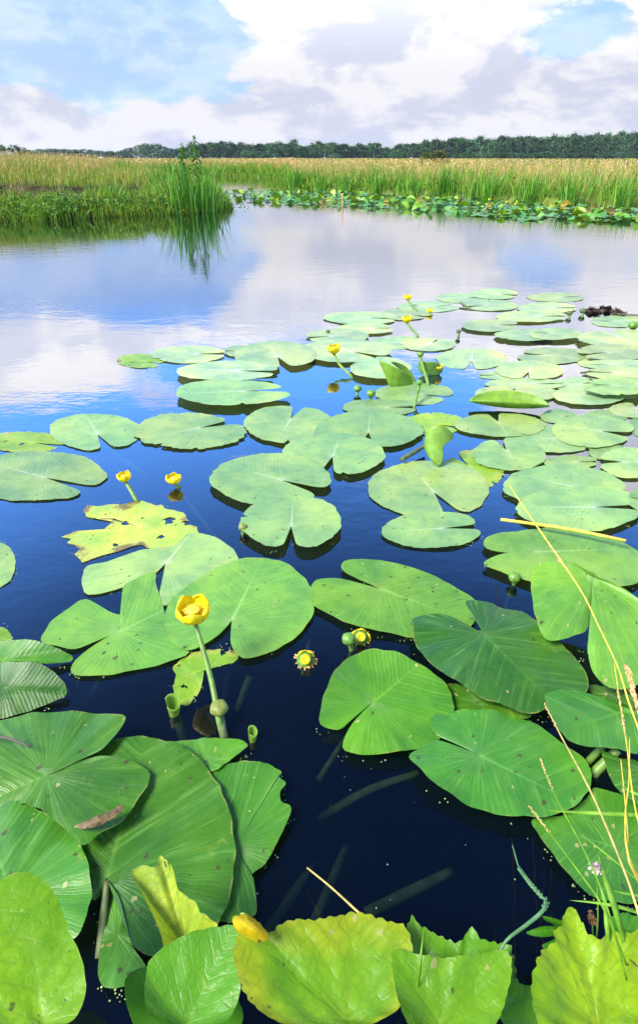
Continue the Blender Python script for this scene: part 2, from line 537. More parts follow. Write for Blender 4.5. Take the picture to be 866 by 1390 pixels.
def spline(pts, n, closed):
    p = np.array(pts, float)
    k = len(p)
    if closed:
        q = np.vstack([p[-1], p, p[0], p[1]])
        segs = k
    else:
        q = np.vstack([2 * p[0] - p[1], p, 2 * p[-1] - p[-2]])
        segs = k - 1
    dense = []
    for i in range(segs):
        a, b, c, d = q[i], q[i + 1], q[i + 2], q[i + 3]
        for tt in np.linspace(0, 1, 14, endpoint=False):
            dense.append(0.5 * (2 * b + (c - a) * tt + (2 * a - 5 * b + 4 * c - d) * tt ** 2 + (3 * b - a - 3 * c + d) * tt ** 3))
    if not closed:
        dense.append(p[-1])
    else:
        dense.append(p[0])
    dense = np.array(dense)
    L = np.r_[0, np.cumsum(np.linalg.norm(np.diff(dense, axis=0), axis=1))]
    s = np.linspace(0, L[-1], n, endpoint=not closed)
    return np.stack([np.interp(s, L, dense[:, i]) for i in range(p.shape[1])], 1)


def tube_data(pts, radii, sides=8, caps=True, v0=0):
    pts = [np.array(p, float) for p in pts]
    n = len(pts)
    if not hasattr(radii, '__len__'):
        radii = [radii] * n
    V, Fc = [], []
    ref = None
    for i in range(n):
        d = pts[min(i + 1, n - 1)] - pts[max(i - 1, 0)]
        d = d / (np.linalg.norm(d) + 1e-12)
        if ref is None:
            ref = np.cross(d, [0.3, 0.9, 0.1])
            if np.linalg.norm(ref) < 1e-3:
                ref = np.cross(d, [1, 0, 0])
        u = ref - d * ref.dot(d)
        u /= np.linalg.norm(u) + 1e-12
        ref = u
        v = np.cross(d, u)
        for k in range(sides):
            a = 2 * math.pi * k / sides
            V.append(pts[i] + radii[i] * (u * math.cos(a) + v * math.sin(a)))
    for i in range(n - 1):
        for k in range(sides):
            k2 = (k + 1) % sides
            Fc.append((v0 + i * sides + k, v0 + i * sides + k2, v0 + (i + 1) * sides + k2, v0 + (i + 1) * sides + k))
    if caps:
        Fc.append(tuple(v0 + k for k in range(sides))[::-1])
        Fc.append(tuple(v0 + (n - 1) * sides + k for k in range(sides)))
    return V, Fc


def tube(name, pts, radii, mat, parent=None, sides=8, smooth_n=None, loc=None):
    """a tapered stem; points are world points, the mesh is local to its own parent or loc"""
    if smooth_n:
        if hasattr(radii, '__len__'):
            radii = list(np.interp(np.linspace(0, 1, smooth_n), np.linspace(0, 1, len(radii)), radii))
        pts = spline(pts, smooth_n, False)
    base = np.array(parent.location if parent else (loc if loc is not None else pts[0]), float)
    V, Fc = tube_data([np.array(p) - base for p in pts], radii, sides)
    o = link(name, mesh(name, V, Fc), mat, parent)
    if not parent:
        o.location = base
    return o


# ------------------------------------------------------------------ leaf blades
def blade_mesh(hub, outline, notch, axis=None, rings=9, n=76, wav=0.003, crease=0.02, ragged=0.0, teeth=0.0, teeth_n=30,
               seed=0, dome=0.0, skirt=0.0014, vein_n=15, pucker=0.0):
    """a leaf blade: rings from the hub to a traced outline; local to the hub"""
    rr = random.Random(seed)
    hub = np.array(hub, float)
    o = spline(outline, n, not notch) - hub
    rad = np.linalg.norm(o[:, :2], axis=1)
    L = rad.max()
    if axis is None:
        if notch:
            a = o[0][:2] / (rad[0] + 1e-9) + o[-1][:2] / (rad[-1] + 1e-9)
            k = max(1, int(n * 0.06))
            a = o[k][:2] + o[-1 - k][:2]
            ax = -a / (np.linalg.norm(a) + 1e-9)
        else:
            i = int(rad.argmax())
            ax = o[i][:2] / rad[i]
    else:
        ax = np.array(axis, float)
        ax /= np.linalg.norm(ax)
    px = np.array([ax[1], -ax[0]])
    if ragged:
        ph = [rr.uniform(0, 6.28) for _ in range(6)]
        for i in range(n):
            th = 2 * math.pi * i / n
            g = sum(math.sin(th * (9 + 7 * k) + ph[k]) for k in range(5)) / 5 + rr.uniform(-.6, .6)
            o[i] *= 1 + ragged * g
            if rr.random() < ragged * 0.6:
                o[i] *= 0.88
    if teeth:
        for i in range(n):
            q = (i * teeth_n / n) % 1.0
            o[i] *= 1 + teeth * (0.5 - abs(q - 0.35) * 1.4 + rr.uniform(-.15, .15))
    if not teeth:
        sc = [rr.uniform(0, 6.28) for _ in range(3)]
        for i in range(n):
            th = 2 * math.pi * i / n
            o[i] *= 1 + .006 * math.sin(17 * th + sc[0]) + .005 * math.sin(29 * th + sc[1]) * math.sin(3 * th + sc[2])
    ph = [rr.uniform(0, 6.28) for _ in range(4)]
    V = [np.zeros(3)]
    edge = [0.0]
    for r in range(1, rings + 1):
        tt = (r / rings) ** 0.85
        for i in range(n):
            p = o[i] * tt
            th = math.atan2(p[1], p[0])
            z = o[i][2] * tt ** 1.4
            z += wav * tt ** 2 * (math.sin(3 * th + ph[0]) + 0.6 * math.sin(5 * th + ph[1]) + 0.45 * math.sin(11 * th + ph[2])) / 1.6
            xl = p[:2].dot(px)
            z += crease * min(abs(xl), 0.5 * L) * (1 - 0.5 * tt)
            z += dome * L * (1 - tt ** 2)
            if pucker:
                z += pucker * (math.sin(p[0] * 160 + 2 * math.sin(p[1] * 90)) * math.sin(p[1] * 150 + ph[3]))
            V.append(np.array([p[0], p[1], z]))
            edge.append(tt)
    nb = len(V)
    for i in range(n):                       # the rim has a thickness, on vertices of its own
        V.append(V[nb - n + i].copy())
        edge.append(1.0)
    for i in range(n):
        q = V[nb - n + i].copy()
        q[:2] *= 0.985
        q[2] -= skirt
        V.append(q)
        edge.append(1.0)
    Fc = []
    cnt = n - 1 if notch else n
    for i in range(cnt):
        j = (i + 1) % n
        Fc.append((0, 1 + i, 1 + j))
        for r in range(rings - 1):
            a0 = 1 + r * n
            Fc.append((a0 + i, a0 + n + i, a0 + n + j, a0 + j))
        Fc.append((nb + i, nb + n + i, nb + n + j, nb + j))
    me = mesh('leaf_blade', V, Fc)
    me.polygons.foreach_set('use_smooth', [max(f_) < nb for f_ in Fc])
    # turn the faces up
    if len(me.polygons) and sum(p.normal.z for p in me.polygons) < 0:
        me.flip_normals()
    u1 = me.uv_layers.new(name='vein')
    u2 = me.uv_layers.new(name='loc')
    VV = np.array(V)
    x = VV[:, :2].dot(px) / L
    y = VV[:, :2].dot(ax) / L
    y0 = y - 0.75 * np.abs(x)
    phi = np.arctan2(np.abs(x), y)
    ph0 = math.atan2(1, 0.75)
    s = np.where(y0 >= 0, y0 * vein_n, -(phi - ph0) * vein_n * 0.55)
    s[0] = 0
    li = np.empty(len(me.loops), dtype=np.int32)
    me.loops.foreach_get('vertex_index', li)
    a = np.stack([s[li], np.array(edge)[li]], 1).astype(np.float32)
    u1.data.foreach_set('uv', a.ravel())
    b = np.stack([x[li], y[li]], 1).astype(np.float32)
    u2.data.foreach_set('uv', b.ravel())
    return me


VIEWS = {'A': (0, 700), 'B': (433, 700), 'C': (0, 1000), 'D': (433, 1000), 'E': (0, 350), 'F': (433, 370), 'P': None}


def px_of(view, p):
    if VIEWS[view] is None:
        return p[0], p[1]
    ox, oy = VIEWS[view]
    return ox + p[0] / 2.0, oy + p[1] / 2.0


GREEN, PALE_SHEEN, DARK, LIME, YEL = (.84, .80, .45), (4.1, 1.85, 9.5), (.50, .61, .5), (2.6, 1.5, .8), (4.6, 2.0, 3.0)  # the pale tint carries the far pads' sky sheen in its colour
MID_SHEEN = (2.9, 1.58, 6.0)  # weaker sky sheen put into the colour of the middle pads
placed = []        # (centre, radius, layer) of the floating leaves, for stacking
RIMS = []          # rims for the duckweed
NPAD = [0]


def inside(pts, poly):
    """which points lie inside a polygon"""
    x, y = pts[:, 0][:, None], pts[:, 1][:, None]
    a, b = poly, np.roll(poly, -1, 0)
    c = ((a[:, 1] > y) != (b[:, 1] > y)) & (x < (b[:, 0] - a[:, 0]) * (y - a[:, 1]) / (b[:, 1] - a[:, 1] + 1e-12) + a[:, 0])
    return c.sum(1) % 2 == 1


def stack_z(poly):
    """height of a floating leaf: on top of whatever it overlaps"""
    poly = np.asarray(poly)[:, :2]
    c = poly.mean(0)
    poly = c + (poly - c) * 1.02
    lay = 0
    for (q, l) in placed:
        if l + 1 > lay and (inside(poly, q).any() or inside(q, poly).any()):
            lay = l + 1
    placed.append((poly, lay))
    return min(0.002 + 0.0026 * lay, 0.05)


def finish_pad(label, hub, pts, notch, tint, decay, group=None, **kw):
    NPAD[0] += 1
    me = blade_mesh(hub, pts, notch, seed=NPAD[0], **kw)
    o = link('lily_pad', me, 'lily_leaf', loc=hub)
    j = 0.82 + 0.32 * R.random()
    o.color = (tint[0] * j * R.uniform(.93, 1.07), tint[1] * j, tint[2] * j * R.uniform(.93, 1.07), decay)
    tag(o, label, 'lily pad', group or 'yellow water lily pads floating on the pond')
    RIMS.append(np.array(pts))
    return o


def pad(label, view, hub, outline, notch=True, tint=GREEN, decay=0.1, z=None, zr=None, **kw):
    """floating leaf traced in the photo; each traced point is carried to the water (or to its own height)"""
    hp = px_of(view, hub)
    g = G(*hp)
    gp = [G(*px_of(view, q)) for q in outline]
    arr = np.array(gp)
    c = arr.mean(0)
    r = np.linalg.norm(arr[:, :2] - c[:2], axis=1).mean()
    if z is None:
        z = stack_z(spline(arr, 60, True))
        kw.setdefault('wav', 0.0016)
        kw.setdefault('crease', 0.003)
    if zr is None:
        zr = z
    hub3 = G(*hp, z)
    pts = [G(*px_of(view, q), (q[2] if len(q) > 2 else zr)) for q in outline]
    return finish_pad(label, hub3, pts, notch, tint, decay, **kw)


def oval(label, view, box, notch, tint=PALE_SHEEN, decay=0.15, hubf=0.22, z=None, gap=0.16, **kw):
    """floating leaf from its extent in the photo; notch = direction of the sinus in degrees (0 right, 90 away)"""
    x0, y0, x1, y1 = box
    cx, cy = (x0 + x1) / 2, (y0 + y1) / 2
    g = lambda a, b: G(*px_of(view, (a, b)))
    Lf, Rt, T, B = g(x0, cy), g(x1, cy), g(cx, y0), g(cx, y1)
    u, v = (Rt - Lf) / 2, (T - B) / 2
    c = (T + B) / 2
    r = (np.linalg.norm(u) + np.linalg.norm(v)) / 2
    if z is None:
        z = stack_z([c + u * math.cos(k * .157) + v * math.sin(k * .157) for k in range(40)])
    rr = random.Random(NPAD[0] * 13 + 5)
    a1, a2, a3 = [rr.uniform(0, 6.28) for _ in range(3)]
    tn = math.radians(notch)
    pts = []
    for k in range(25):
        th = tn + gap + (2 * math.pi - 2 * gap) * k / 24
        dd = min(th - tn, 2 * math.pi - (th - tn))
        q = 1 - 0.20 * math.exp(-(dd / 0.2) ** 2) + 0.025 * math.sin(2 * th + a1) + 0.02 * math.sin(3 * th + a2) + 0.012 * math.sin(7 * th + a3)
        pts.append(c + (u * math.cos(th) + v * math.sin(th)) * q + np.array([0, 0, z]))
    hub = c + (u * math.cos(tn) + v * math.sin(tn)) * hubf + np.array([0, 0, z])
    pts = [hub + (pts[0] - hub) * 0.35] + pts + [hub + (pts[-1] - hub) * 0.35]
    kw.setdefault('rings', 6)
    kw.setdefault('n', 100)
    kw.setdefault('wav', 0.0016)
    kw.setdefault('crease', 0.003)
    return finish_pad(label, hub, pts, True, tint, decay, **kw)

# ================================================================== THE SETTING
def sheet(name, V, Fc, mat, smooth=True):
    return tag(link(name, mesh(name, V, Fc, smooth), mat), kind='structure')


S = 1500
sheet('ground', [(-S, -60, -.75), (S, -60, -.75), (S, S, -.75), (-S, S, -.75)], [(0, 1, 2, 3)], 'pond_bottom')
sheet('water', [(-120, -0.6, 0), (120, -0.6, 0), (120, 90, 0), (-120, 90, 0)], [(0, 1, 2, 3)], 'pond_water')

# far meadow: rows run inland along the view rays from its waterline
MW = [(-700, 238), (-200, 238), (60, 238), (200, 238), (285, 238.5), (350, 240), (388, 245), (403, 256), (480, 261), (600, 268), (700, 274),
      (866, 281), (1050, 291), (1500, 316)]
mline = spline([G(*p) for p in MW], 120, False)
srows = [-.6, 0, .12, .4, 1, 2.5, 6, 15, 40, 120, 300, 600, 1000]
sz = [-.5, -.03, .08, .14, .17, .2, .2, .2, .2, .2, .2, .2, .2]
V = []
for q in mline:
    d = q[:2] / np.linalg.norm(q[:2])
    for s_, z_ in zip(srows, sz):
        V.append((q[0] + d[0] * s_, q[1] + d[1] * s_, z_ + (R.uniform(-.02, .02) if 0 < s_ < 3 else 0)))
k = len(srows)
Fc = [(i * k + j, (i + 1) * k + j, (i + 1) * k + j + 1, i * k + j + 1) for i in range(119) for j in range(k - 1)]
sheet('meadow', V, Fc, 'meadow_soil')

# left bank: a ledge at the water, an eroded cut, then a higher top
LW = [(-500, 322), (-120, 305), (0, 300), (60, 300), (110, 297), (170, 294), (230, 291), (270, 289), (296, 287), (304, 283)]
lline = spline([G(*p) for p in LW], 200, False)
rb0, rb1 = G(304, 283)[:2], G(283, 248.5)[:2]
rdir = (rb1 - rb0) / np.linalg.norm(rb1 - rb0)
rnorm = np.array([-rdir[1], rdir[0]])
if rnorm[0] > 0:
    rnorm = -rnorm


def bank_s(x, y):
    yf = np.interp(x, lline[:, 0], lline[:, 1])
    a = y - yf
    b = (x - rb0[0]) * rnorm[0] + (y - rb0[1]) * rnorm[1]
    c = 26.5 - y
    return np.minimum(np.minimum(a, b), c), a


def bank_z(x, y):
    s, a = bank_s(x, y)
    wob = 0.12 * np.sin(x * 3.1) + 0.08 * np.sin(x * 7.7 + 1)
    lo = np.interp(s, [-.5, 0, .1, .4, 1.2], [-.5, -.02, .07, .14, .22])
    left = np.clip((-x - 3.2) / 1.5, 0, 1)
    step = np.clip((s - 1.45 - wob) / 0.12, 0, 1) * (0.16 + 0.06 * left)
    return lo + step + np.interp(s, [1.6, 5], [0, .17])


gx = np.linspace(-34, float(rb0[0]) + .9, 260)
gy = np.concatenate([np.arange(7.5, 16, .09), np.arange(16, 28, .6)])
X, Y = np.meshgrid(gx, gy, indexing='ij')
Z = bank_z(X, Y) + NR.normal(0, .012, X.shape)
V = np.stack([X, Y, Z], -1).reshape(-1, 3)
ny = len(gy)
Fc = [(i * ny + j, (i + 1) * ny + j, (i + 1) * ny + j + 1, i * ny + j + 1) for i in range(len(gx) - 1) for j in range(ny - 1)
      if max(Z[i, j], Z[i + 1, j], Z[i, j + 1], Z[i + 1, j + 1]) > -.3]
sheet('bank', V, Fc, 'bank_soil')

# the near bank on which the photographer stands
V, Fc = [], []
xs = np.linspace(-2.5, 2.5, 70)
ys = np.concatenate([np.linspace(-2.5, -.1, 10), np.linspace(0, .36, 16)])
for x in xs:
    e = 0.26 + 0.03 * math.sin(x * 5) + 0.02 * math.sin(x * 13 + 1)
    for y in ys:
        V.append((x, y, float(np.interp(y - e, [-2, -.3, -.12, 0, .1], [.16, .13, .07, -.01, -.35])) + R.uniform(-.01, .01)))
k = len(ys)
Fc = [(i * k + j, (i + 1) * k + j, (i + 1) * k + j + 1, i * k + j + 1) for i in range(69) for j in range(k - 1)]
sheet('shore', V, Fc, 'bank_soil')


# summer haze: a thin even air in one closed box round the whole place
hm, ht, hout = material('haze_air')
pv = ht.new('ShaderNodeVolumePrincipled')
pv.inputs['Color'].default_value = (0.80, 0.88, 1.0, 1)
pv.inputs['Density'].default_value = 0.0001
pv.inputs['Anisotropy'].default_value = 0.2
ht.l.new(pv.outputs[0], hout.inputs['Volume'])
hx, h0, h1, hz0, hz1 = 1520, -80, 1520, -1.8, 40
tag(link('haze', mesh('haze', [(-hx, h0, hz0), (hx, h0, hz0), (hx, h1, hz0), (-hx, h1, hz0), (-hx, h0, hz1), (hx, h0, hz1), (hx, h1, hz1), (-hx, h1, hz1)],
                      [(3, 2, 1, 0), (4, 5, 6, 7), (0, 1, 5, 4), (1, 2, 6, 5), (2, 3, 7, 6), (3, 0, 4, 7)], False), 'haze_air'), kind='stuff')


# ------------------------------------------------------------------ grass and leaf masses
def blade_mass(name, base, h, wd, mats, mat_idx, lean=0.25, kind='stuff', parent=None, bend=None):
    """many grass blades, each a bent tapering strip"""
    base = np.asarray(base, float)
    n = len(base)
    a = NR.uniform(0, 2 * np.pi, n)
    la = NR.uniform(0, 2 * np.pi, n)
    ln = np.abs(NR.normal(0, lean, n)) * h
    if bend is not None:
        ldx, ldy = bend[:, 0] * h, bend[:, 1] * h
    else:
        ldx, ldy = np.cos(la) * ln, np.sin(la) * ln
    ox, oy = np.cos(a) * wd / 2, np.sin(a) * wd / 2
    V = np.zeros((n, 7, 3))
    for i, (f, ww, le) in enumerate([(0, .8, 0), (.45, 1, .22), (.8, .65, .62)]):
        zz = base[:, 2] + h * f * (1 - .12 * f)
        cx, cy = base[:, 0] + ldx * le, base[:, 1] + ldy * le
        V[:, 2 * i] = np.stack([cx - ox * ww, cy - oy * ww, zz], 1)
        V[:, 2 * i + 1] = np.stack([cx + ox * ww, cy + oy * ww, zz], 1)
    V[:, 6] = np.stack([base[:, 0] + ldx, base[:, 1] + ldy, base[:, 2] + h * np.clip(1 - (ldx ** 2 + ldy ** 2) / (2.2 * h * h + 1e-9), .3, 1)], 1)
    loops = np.array([0, 1, 3, 2, 2, 3, 5, 4, 4, 5, 6])
    me = bpy.data.meshes.new(name)
    me.vertices.add(n * 7)
    me.vertices.foreach_set('co', V.ravel())
    me.loops.add(n * 11)
    me.loops.foreach_set('vertex_index', (np.arange(n)[:, None] * 7 + loops[None]).ravel().astype(np.int32))
    me.polygons.add(n * 3)
    ls = (np.arange(n)[:, None] * 11 + np.array([0, 4, 8])[None]).ravel().astype(np.int32)
    me.polygons.foreach_set('loop_start', ls)
    me.polygons.foreach_set('loop_total', np.tile([4, 4, 3], n).astype(np.int32))
    o = link(name, me, mats, parent)
    me.polygons.foreach_set('material_index', np.repeat(mat_idx, 3).astype(np.int32))
    me.polygons.foreach_set('use_smooth', [True] * (n * 3))
    me.update(calc_edges=True)
    if kind:
        tag(o, kind=kind)
    return o


def leaf_cloud_mesh(name, cen, size, aspect=1.6, up=0.5):
    """many small leaf-shaped faces at the given points"""
    cen = np.asarray(cen, float)
    n = len(cen)
    nrm = NR.normal(0, 1, (n, 3))
    nrm[:, 2] = np.abs(nrm[:, 2]) + up
    nrm /= np.linalg.norm(nrm, axis=1)[:, None]
    r = NR.normal(0, 1, (n, 3))
    u = np.cross(nrm, r)
    u /= np.linalg.norm(u, axis=1)[:, None]
    v = np.cross(nrm, u)
    sz_ = (np.asarray(size) * NR.uniform(.6, 1.3, n))[:, None]
    V = np.stack([cen - u * sz_ * aspect / 2, cen - v * sz_ / 2 + nrm * sz_ * .12, cen + u * sz_ * aspect / 2, cen + v * sz_ / 2 + nrm * sz_ * .12], 1)
    me = bpy.data.meshes.new(name)
    me.vertices.add(n * 4)
    me.vertices.foreach_set('co', V.ravel())
    me.loops.add(n * 4)
    me.loops.foreach_set('vertex_index', np.arange(n * 4, dtype=np.int32))
    me.polygons.add(n)
    me.polygons.foreach_set('loop_start', (np.arange(n) * 4).astype(np.int32))
    me.polygons.foreach_set('loop_total', np.full(n, 4, np.int32))
    me.update(calc_edges=True)
    return me


def mpts(n, s0, s1, u0=0, u1=1, pw=1.0):
    """random points on the meadow between two distances from its waterline"""
    u = NR.uniform(u0, u1, n) * (len(mline) - 1)
    i = np.clip(u.astype(int), 0, len(mline) - 2)
    f = (u - i)[:, None]
    q = mline[i] * (1 - f) + mline[i + 1] * f
    d = q[:, :2] / np.linalg.norm(q[:, :2], axis=1)[:, None]
    s = s0 + (s1 - s0) * NR.uniform(0, 1, n) ** pw
    p = np.concatenate([q[:, :2] + d * s[:, None], np.interp(s, srows, sz)[:, None]], 1)
    return p, s


def dist(p):
    return np.linalg.norm(p[:, :2], axis=1)


# where along the waterline the picture begins and ends
um = [i / 119 for i, q in enumerate(mline) if -0.62 < q[0] / q[1] < 0.66]
U0, U1 = min(um), max(um)
# green front fringe
p, s = mpts(26000, -.05, 2.6, U0, U1, 1.4)
clump = 0.5 + 0.5 * np.sin(p[:, 0] * 1.9 + 1.3 * np.sin(p[:, 0] * .7)) * np.cos(p[:, 1] * 1.1)
h = NR.uniform(.16, .44, len(p)) + clump * .26 * NR.uniform(.4, 1, len(p))
h *= np.interp(s, [0, .5, 1.2], [.6, .9, 1.0])
wd = NR.uniform(.006, .013, len(p)) * np.clip(dist(p) / 13, 1, 3)
blade_mass('meadow_grass', p, h, wd, ['grass_blades', 'reed_blades'], (NR.uniform(0, 1, len(p)) < .5).astype(int), .45)
# tall seeding grass behind it
p, s = mpts(42000, .7, 45, U0, U1, 2.2)
h = np.clip(NR.normal(.50, .07, len(p)), .3, .64) * np.interp(s, [.5, 1.5], [.8, 1.0])
h += .07 * np.sin(p[:, 0] * 0.9 + np.sin(p[:, 1] * .5)) * np.cos(p[:, 1] * .7)
h = np.minimum(h, .67)
h *= np.where(NR.uniform(0, 1, len(p)) < .3, NR.uniform(.6, .95, len(p)), 1)
wd = NR.uniform(.004, .008, len(p)) * np.clip(dist(p) / 11, 1, 4)
blade_mass('seeding_grass', p, h, wd, ['seed_grass', 'grass_blades'], (NR.uniform(0, 1, len(p)) < .36).astype(int), .28)
p, s = mpts(70, .6, 9, U0, U1, 1.5)
p = np.repeat(p, 22, 0) + np.concatenate([NR.normal(0, .11, (70 * 22, 2)), np.zeros((70 * 22, 1))], 1)
blade_mass('tall_tufts', p, NR.uniform(.42, .72, len(p)), NR.uniform(.006, .012, len(p)) * np.clip(dist(p) / 13, 1, 3), ['reed_blades', 'grass_blades', 'seed_grass'],
           np.repeat(NR.integers(0, 3, 70), 22), .5)
pp_, s = mpts(15000, 1.2, 30, U0, U1, 2.0)
pp_[:, 2] += np.clip(NR.normal(.52, .07, len(pp_)), .3, .66)
tag(link('grass_panicles', leaf_cloud_mesh('grass_panicles', pp_, .016 * np.clip(dist(pp_) / 14, 1, 3), 2.6, 0), 'seed_grass'), kind='stuff')
# grass running on to the horizon, in ever wider tufts
p, s = mpts(16000, 45, 420, U0, U1, 1.6)
h = np.clip(NR.normal(.52, .08, len(p)), .3, .68)
wd = .0011 * dist(p) * NR.uniform(.6, 1.4, len(p))
blade_mass('distant_grass', p, h, wd, ['seed_grass', 'grass_blades'], (NR.uniform(0, 1, len(p)) < .3).astype(int), .2)


def bpts(n, s0, s1, x0=-9.5, x1=-1.5):
    out = []
    while sum(map(len, out)) < n:
        x = NR.uniform(x0, x1, n * 3)
        yf = np.interp(x, lline[:, 0], lline[:, 1])
        y = yf + NR.uniform(-.1, 14, n * 3) ** 1.0
        sd, _ = bank_s(x, y)
        ok = (sd > s0) & (sd < s1)
        out.append(np.stack([x, y, bank_z(x, y)], 1)[ok])
    p = np.concatenate(out)[:n]
    sd, _ = bank_s(p[:, 0], p[:, 1])
    return p, sd


# left bank: grass from the waterline up, taller on top, tan seed heads behind
p, s = bpts(26000, -.08, 1.6)
gap = np.clip((-p[:, 0] - 4.4) / .8, 0, 1)                 # open soil only at the far left
h = NR.uniform(.10, .30, len(p)) * np.interp(s, [0, .5, 1.1, 1.6], [.8, 1.1, 1.0 , .9])
h *= 1 - gap * np.interp(s, [.5, 1.0, 1.5], [0, .75, .9])
h *= .7 + .6 * (.5 + .5 * np.sin(p[:, 0] * 4.3 + 2 * np.sin(p[:, 0] * 1.7)))
p[:, 2] = np.maximum(p[:, 2], -.02)
blade_mass('bank_grass', p, h, NR.uniform(.007, .014, len(p)), ['grass_blades', 'reed_blades', 'dry_grass'],
           np.searchsorted([.74, .95], NR.uniform(0, 1, len(p))), .5)
p, s = bpts(24000, 1.55, 4.5)
h = NR.uniform(.10, .26, len(p)) * np.interp(s, [1.6, 2.2, 3.2], [.8, 1, 1.35])
h *= .75 + .5 * (.5 + .5 * np.sin(p[:, 0] * 3.1 + p[:, 1]))
blade_mass('bank_top_grass', p, h, NR.uniform(.006, .012, len(p)), ['grass_blades', 'reed_blades', 'seed_grass'],
           np.searchsorted([.68, .74], NR.uniform(0, 1, len(p))), .4)
p, s = bpts(15000, 2.8, 12)
h = np.clip(NR.normal(.32, .08, len(p)), .15, .47)
blade_mass('bank_seeding_grass', p, h, NR.uniform(.004, .008, len(p)) * 1.25, ['seed_grass', 'grass_blades'],
           (NR.uniform(0, 1, len(p)) < .35).astype(int), .25)
p, s = bpts(7000, -.16, .12, -9.5, -1.4)
p[:, 2] = np.maximum(p[:, 2], -.02)
blade_mass('bank_fringe', p, NR.uniform(.10, .26, len(p)), NR.uniform(.008, .016, len(p)), ['grass_blades', 'reed_blades'],
           (NR.uniform(0, 1, len(p)) < .5).astype(int), .6)
pp_, s = bpts(5000, 2.6, 11)
pp_[:, 2] += np.clip(NR.normal(.33, .07, len(pp_)), .2, .45)
tag(link('bank_panicles', leaf_cloud_mesh('bank_panicles', pp_, .016, 2.6, 0), 'seed_grass'), kind='stuff')
# overhanging dry roots on the eroded cut
x = NR.uniform(-8.5, -3.6, 1500)
yf = np.interp(x, lline[:, 0], lline[:, 1]) + 1.5 + 0.12 * np.sin(x * 3.1) + 0.08 * np.sin(x * 7.7 + 1)
blade_mass('root_fringe', np.stack([x, yf - .04, np.full_like(x, .22)], 1), NR.uniform(.05, .16, len(x)), NR.uniform(.008, .02, len(x)),
           ['dry_grass', 'grass_blades'], (NR.uniform(0, 1, len(x)) < .2).astype(int), .5)
# broad-leaved weeds along the water
cl = []
for _ in range(60):
    px = R.uniform(-10, 300)
    py = np.interp(px, [-10, 0, 60, 110, 170, 230, 300], [301, 300, 299, 296, 293, 290, 284])
    g = G(px, py)
    y = g[1] + R.uniform(-.06, .8)
    bz = float(bank_z(np.array([g[0]]), np.array([y]))[0])
    hh = R.uniform(.08, .24)
    rr_ = R.uniform(.09, .2)
    q = NR.normal(0, 1, (170, 3)) * np.array([rr_, rr_ * .8, hh * .45])
    q[:, 2] = np.abs(q[:, 2])
    cl.append(q + np.array([g[0], y, bz]))
cl = np.concatenate(cl)
tag(link('bank_weeds', leaf_cloud_mesh('bank_weeds', cl, .036), 'herb_mass'), kind='stuff')
# weeds at the foot of the far meadow
p, s = mpts(5000, -.1, .8, U0, U1)
p[:, 2] += np.abs(NR.normal(0, .13, len(p)))
tag(link('meadow_weeds', leaf_cloud_mesh('meadow_weeds', p, .045), 'herb_mass'), kind='stuff')


# ================================================================== TREES, BOATS, REEDS
def crown_points(n, prof, clumps=26, spread=.085, seed=1):
    r = np.random.default_rng(seed)
    c = []
    while len(c) < clumps:
        z = r.uniform(.04, .97)
        rad = prof(z)
        a = r.uniform(0, 6.28)
        q = rad * math.sqrt(r.uniform(.15, 1))
        c.append((q * math.cos(a), q * math.sin(a), z))
    c = np.array(c)
    i = r.integers(0, clumps, n)
    return c[i] + r.normal(0, 1, (n, 3)) * np.array([spread, spread, spread * .9])


def poplar(z):
    return .33 * math.sin(math.pi * min(1, max(0, z)) ** .8) ** .5


def round_crown(z):
    return .40 * math.sin(math.pi * min(1, max(0, z)) ** .7) ** .55


def tree_kind(kind, mat, seed):
    prof = {'poplar': poplar, 'round': round_crown}[kind]
    root = bpy.data.objects.new('tree', None)
    COL.objects.link(root)
    root.empty_display_size = .3
    pts = crown_points(1700, prof, 70, .045 if kind == 'poplar' else .055, seed)
    pts[:, 2] = np.maximum(pts[:, 2], .01)
    link('crown', leaf_cloud_mesh('crown', pts, .046, 1.3), mat, root)
    V, Fc = tube_data([(0, 0, -.02), (.004, 0, .3), (0, .004, .8)], [.018, .014, .004], 6)
    rr = random.Random(seed)
    for q in range(4):
        a = rr.uniform(0, 6.28)
        z0 = rr.uniform(.3, .6)
        v2, f2 = tube_data([(0, 0, z0), (.09 * math.cos(a), .09 * math.sin(a), z0 + .12), (.16 * math.cos(a), .16 * math.sin(a), z0 + .26)],
                           [.009, .006, .002], 5, True, len(V))
        V += v2
        Fc += f2
    link('trunk', mesh('trunk', V, Fc), 'bark', root)
    return root


KINDS = {}


def plant_tree(kind, mat, px, ytop, d, width, label, group, cat='tree', name='tree', spin=0):
    var = R.randrange(3)
    key = (kind, mat, var)
    if key not in KINDS:
        KINDS[key] = tree_kind(kind, mat, len(KINDS) + 3)
        root = KINDS[key]
    else:
        src = KINDS[key]
        root = src.copy()
        COL.objects.link(root)
        for ch in src.children:
            c = ch.copy()
            COL.objects.link(c)
            c.parent = root
    root.name = name
    zc = d * cp + (H - .2) * sp
    x = (px - CX) / F * zc
    hgt = (214 - ytop) / F * zc * .98 + H - .2
    root.location = (x, d, .18)
    root.scale = (width, width, hgt)
    root.rotation_euler = (0, 0, R.uniform(0, 6.28))
    return tag(root, label, cat, group)


def ip(x, pts):
    return float(np.interp(x, [a for a, _ in pts], [b for _, b in pts]))


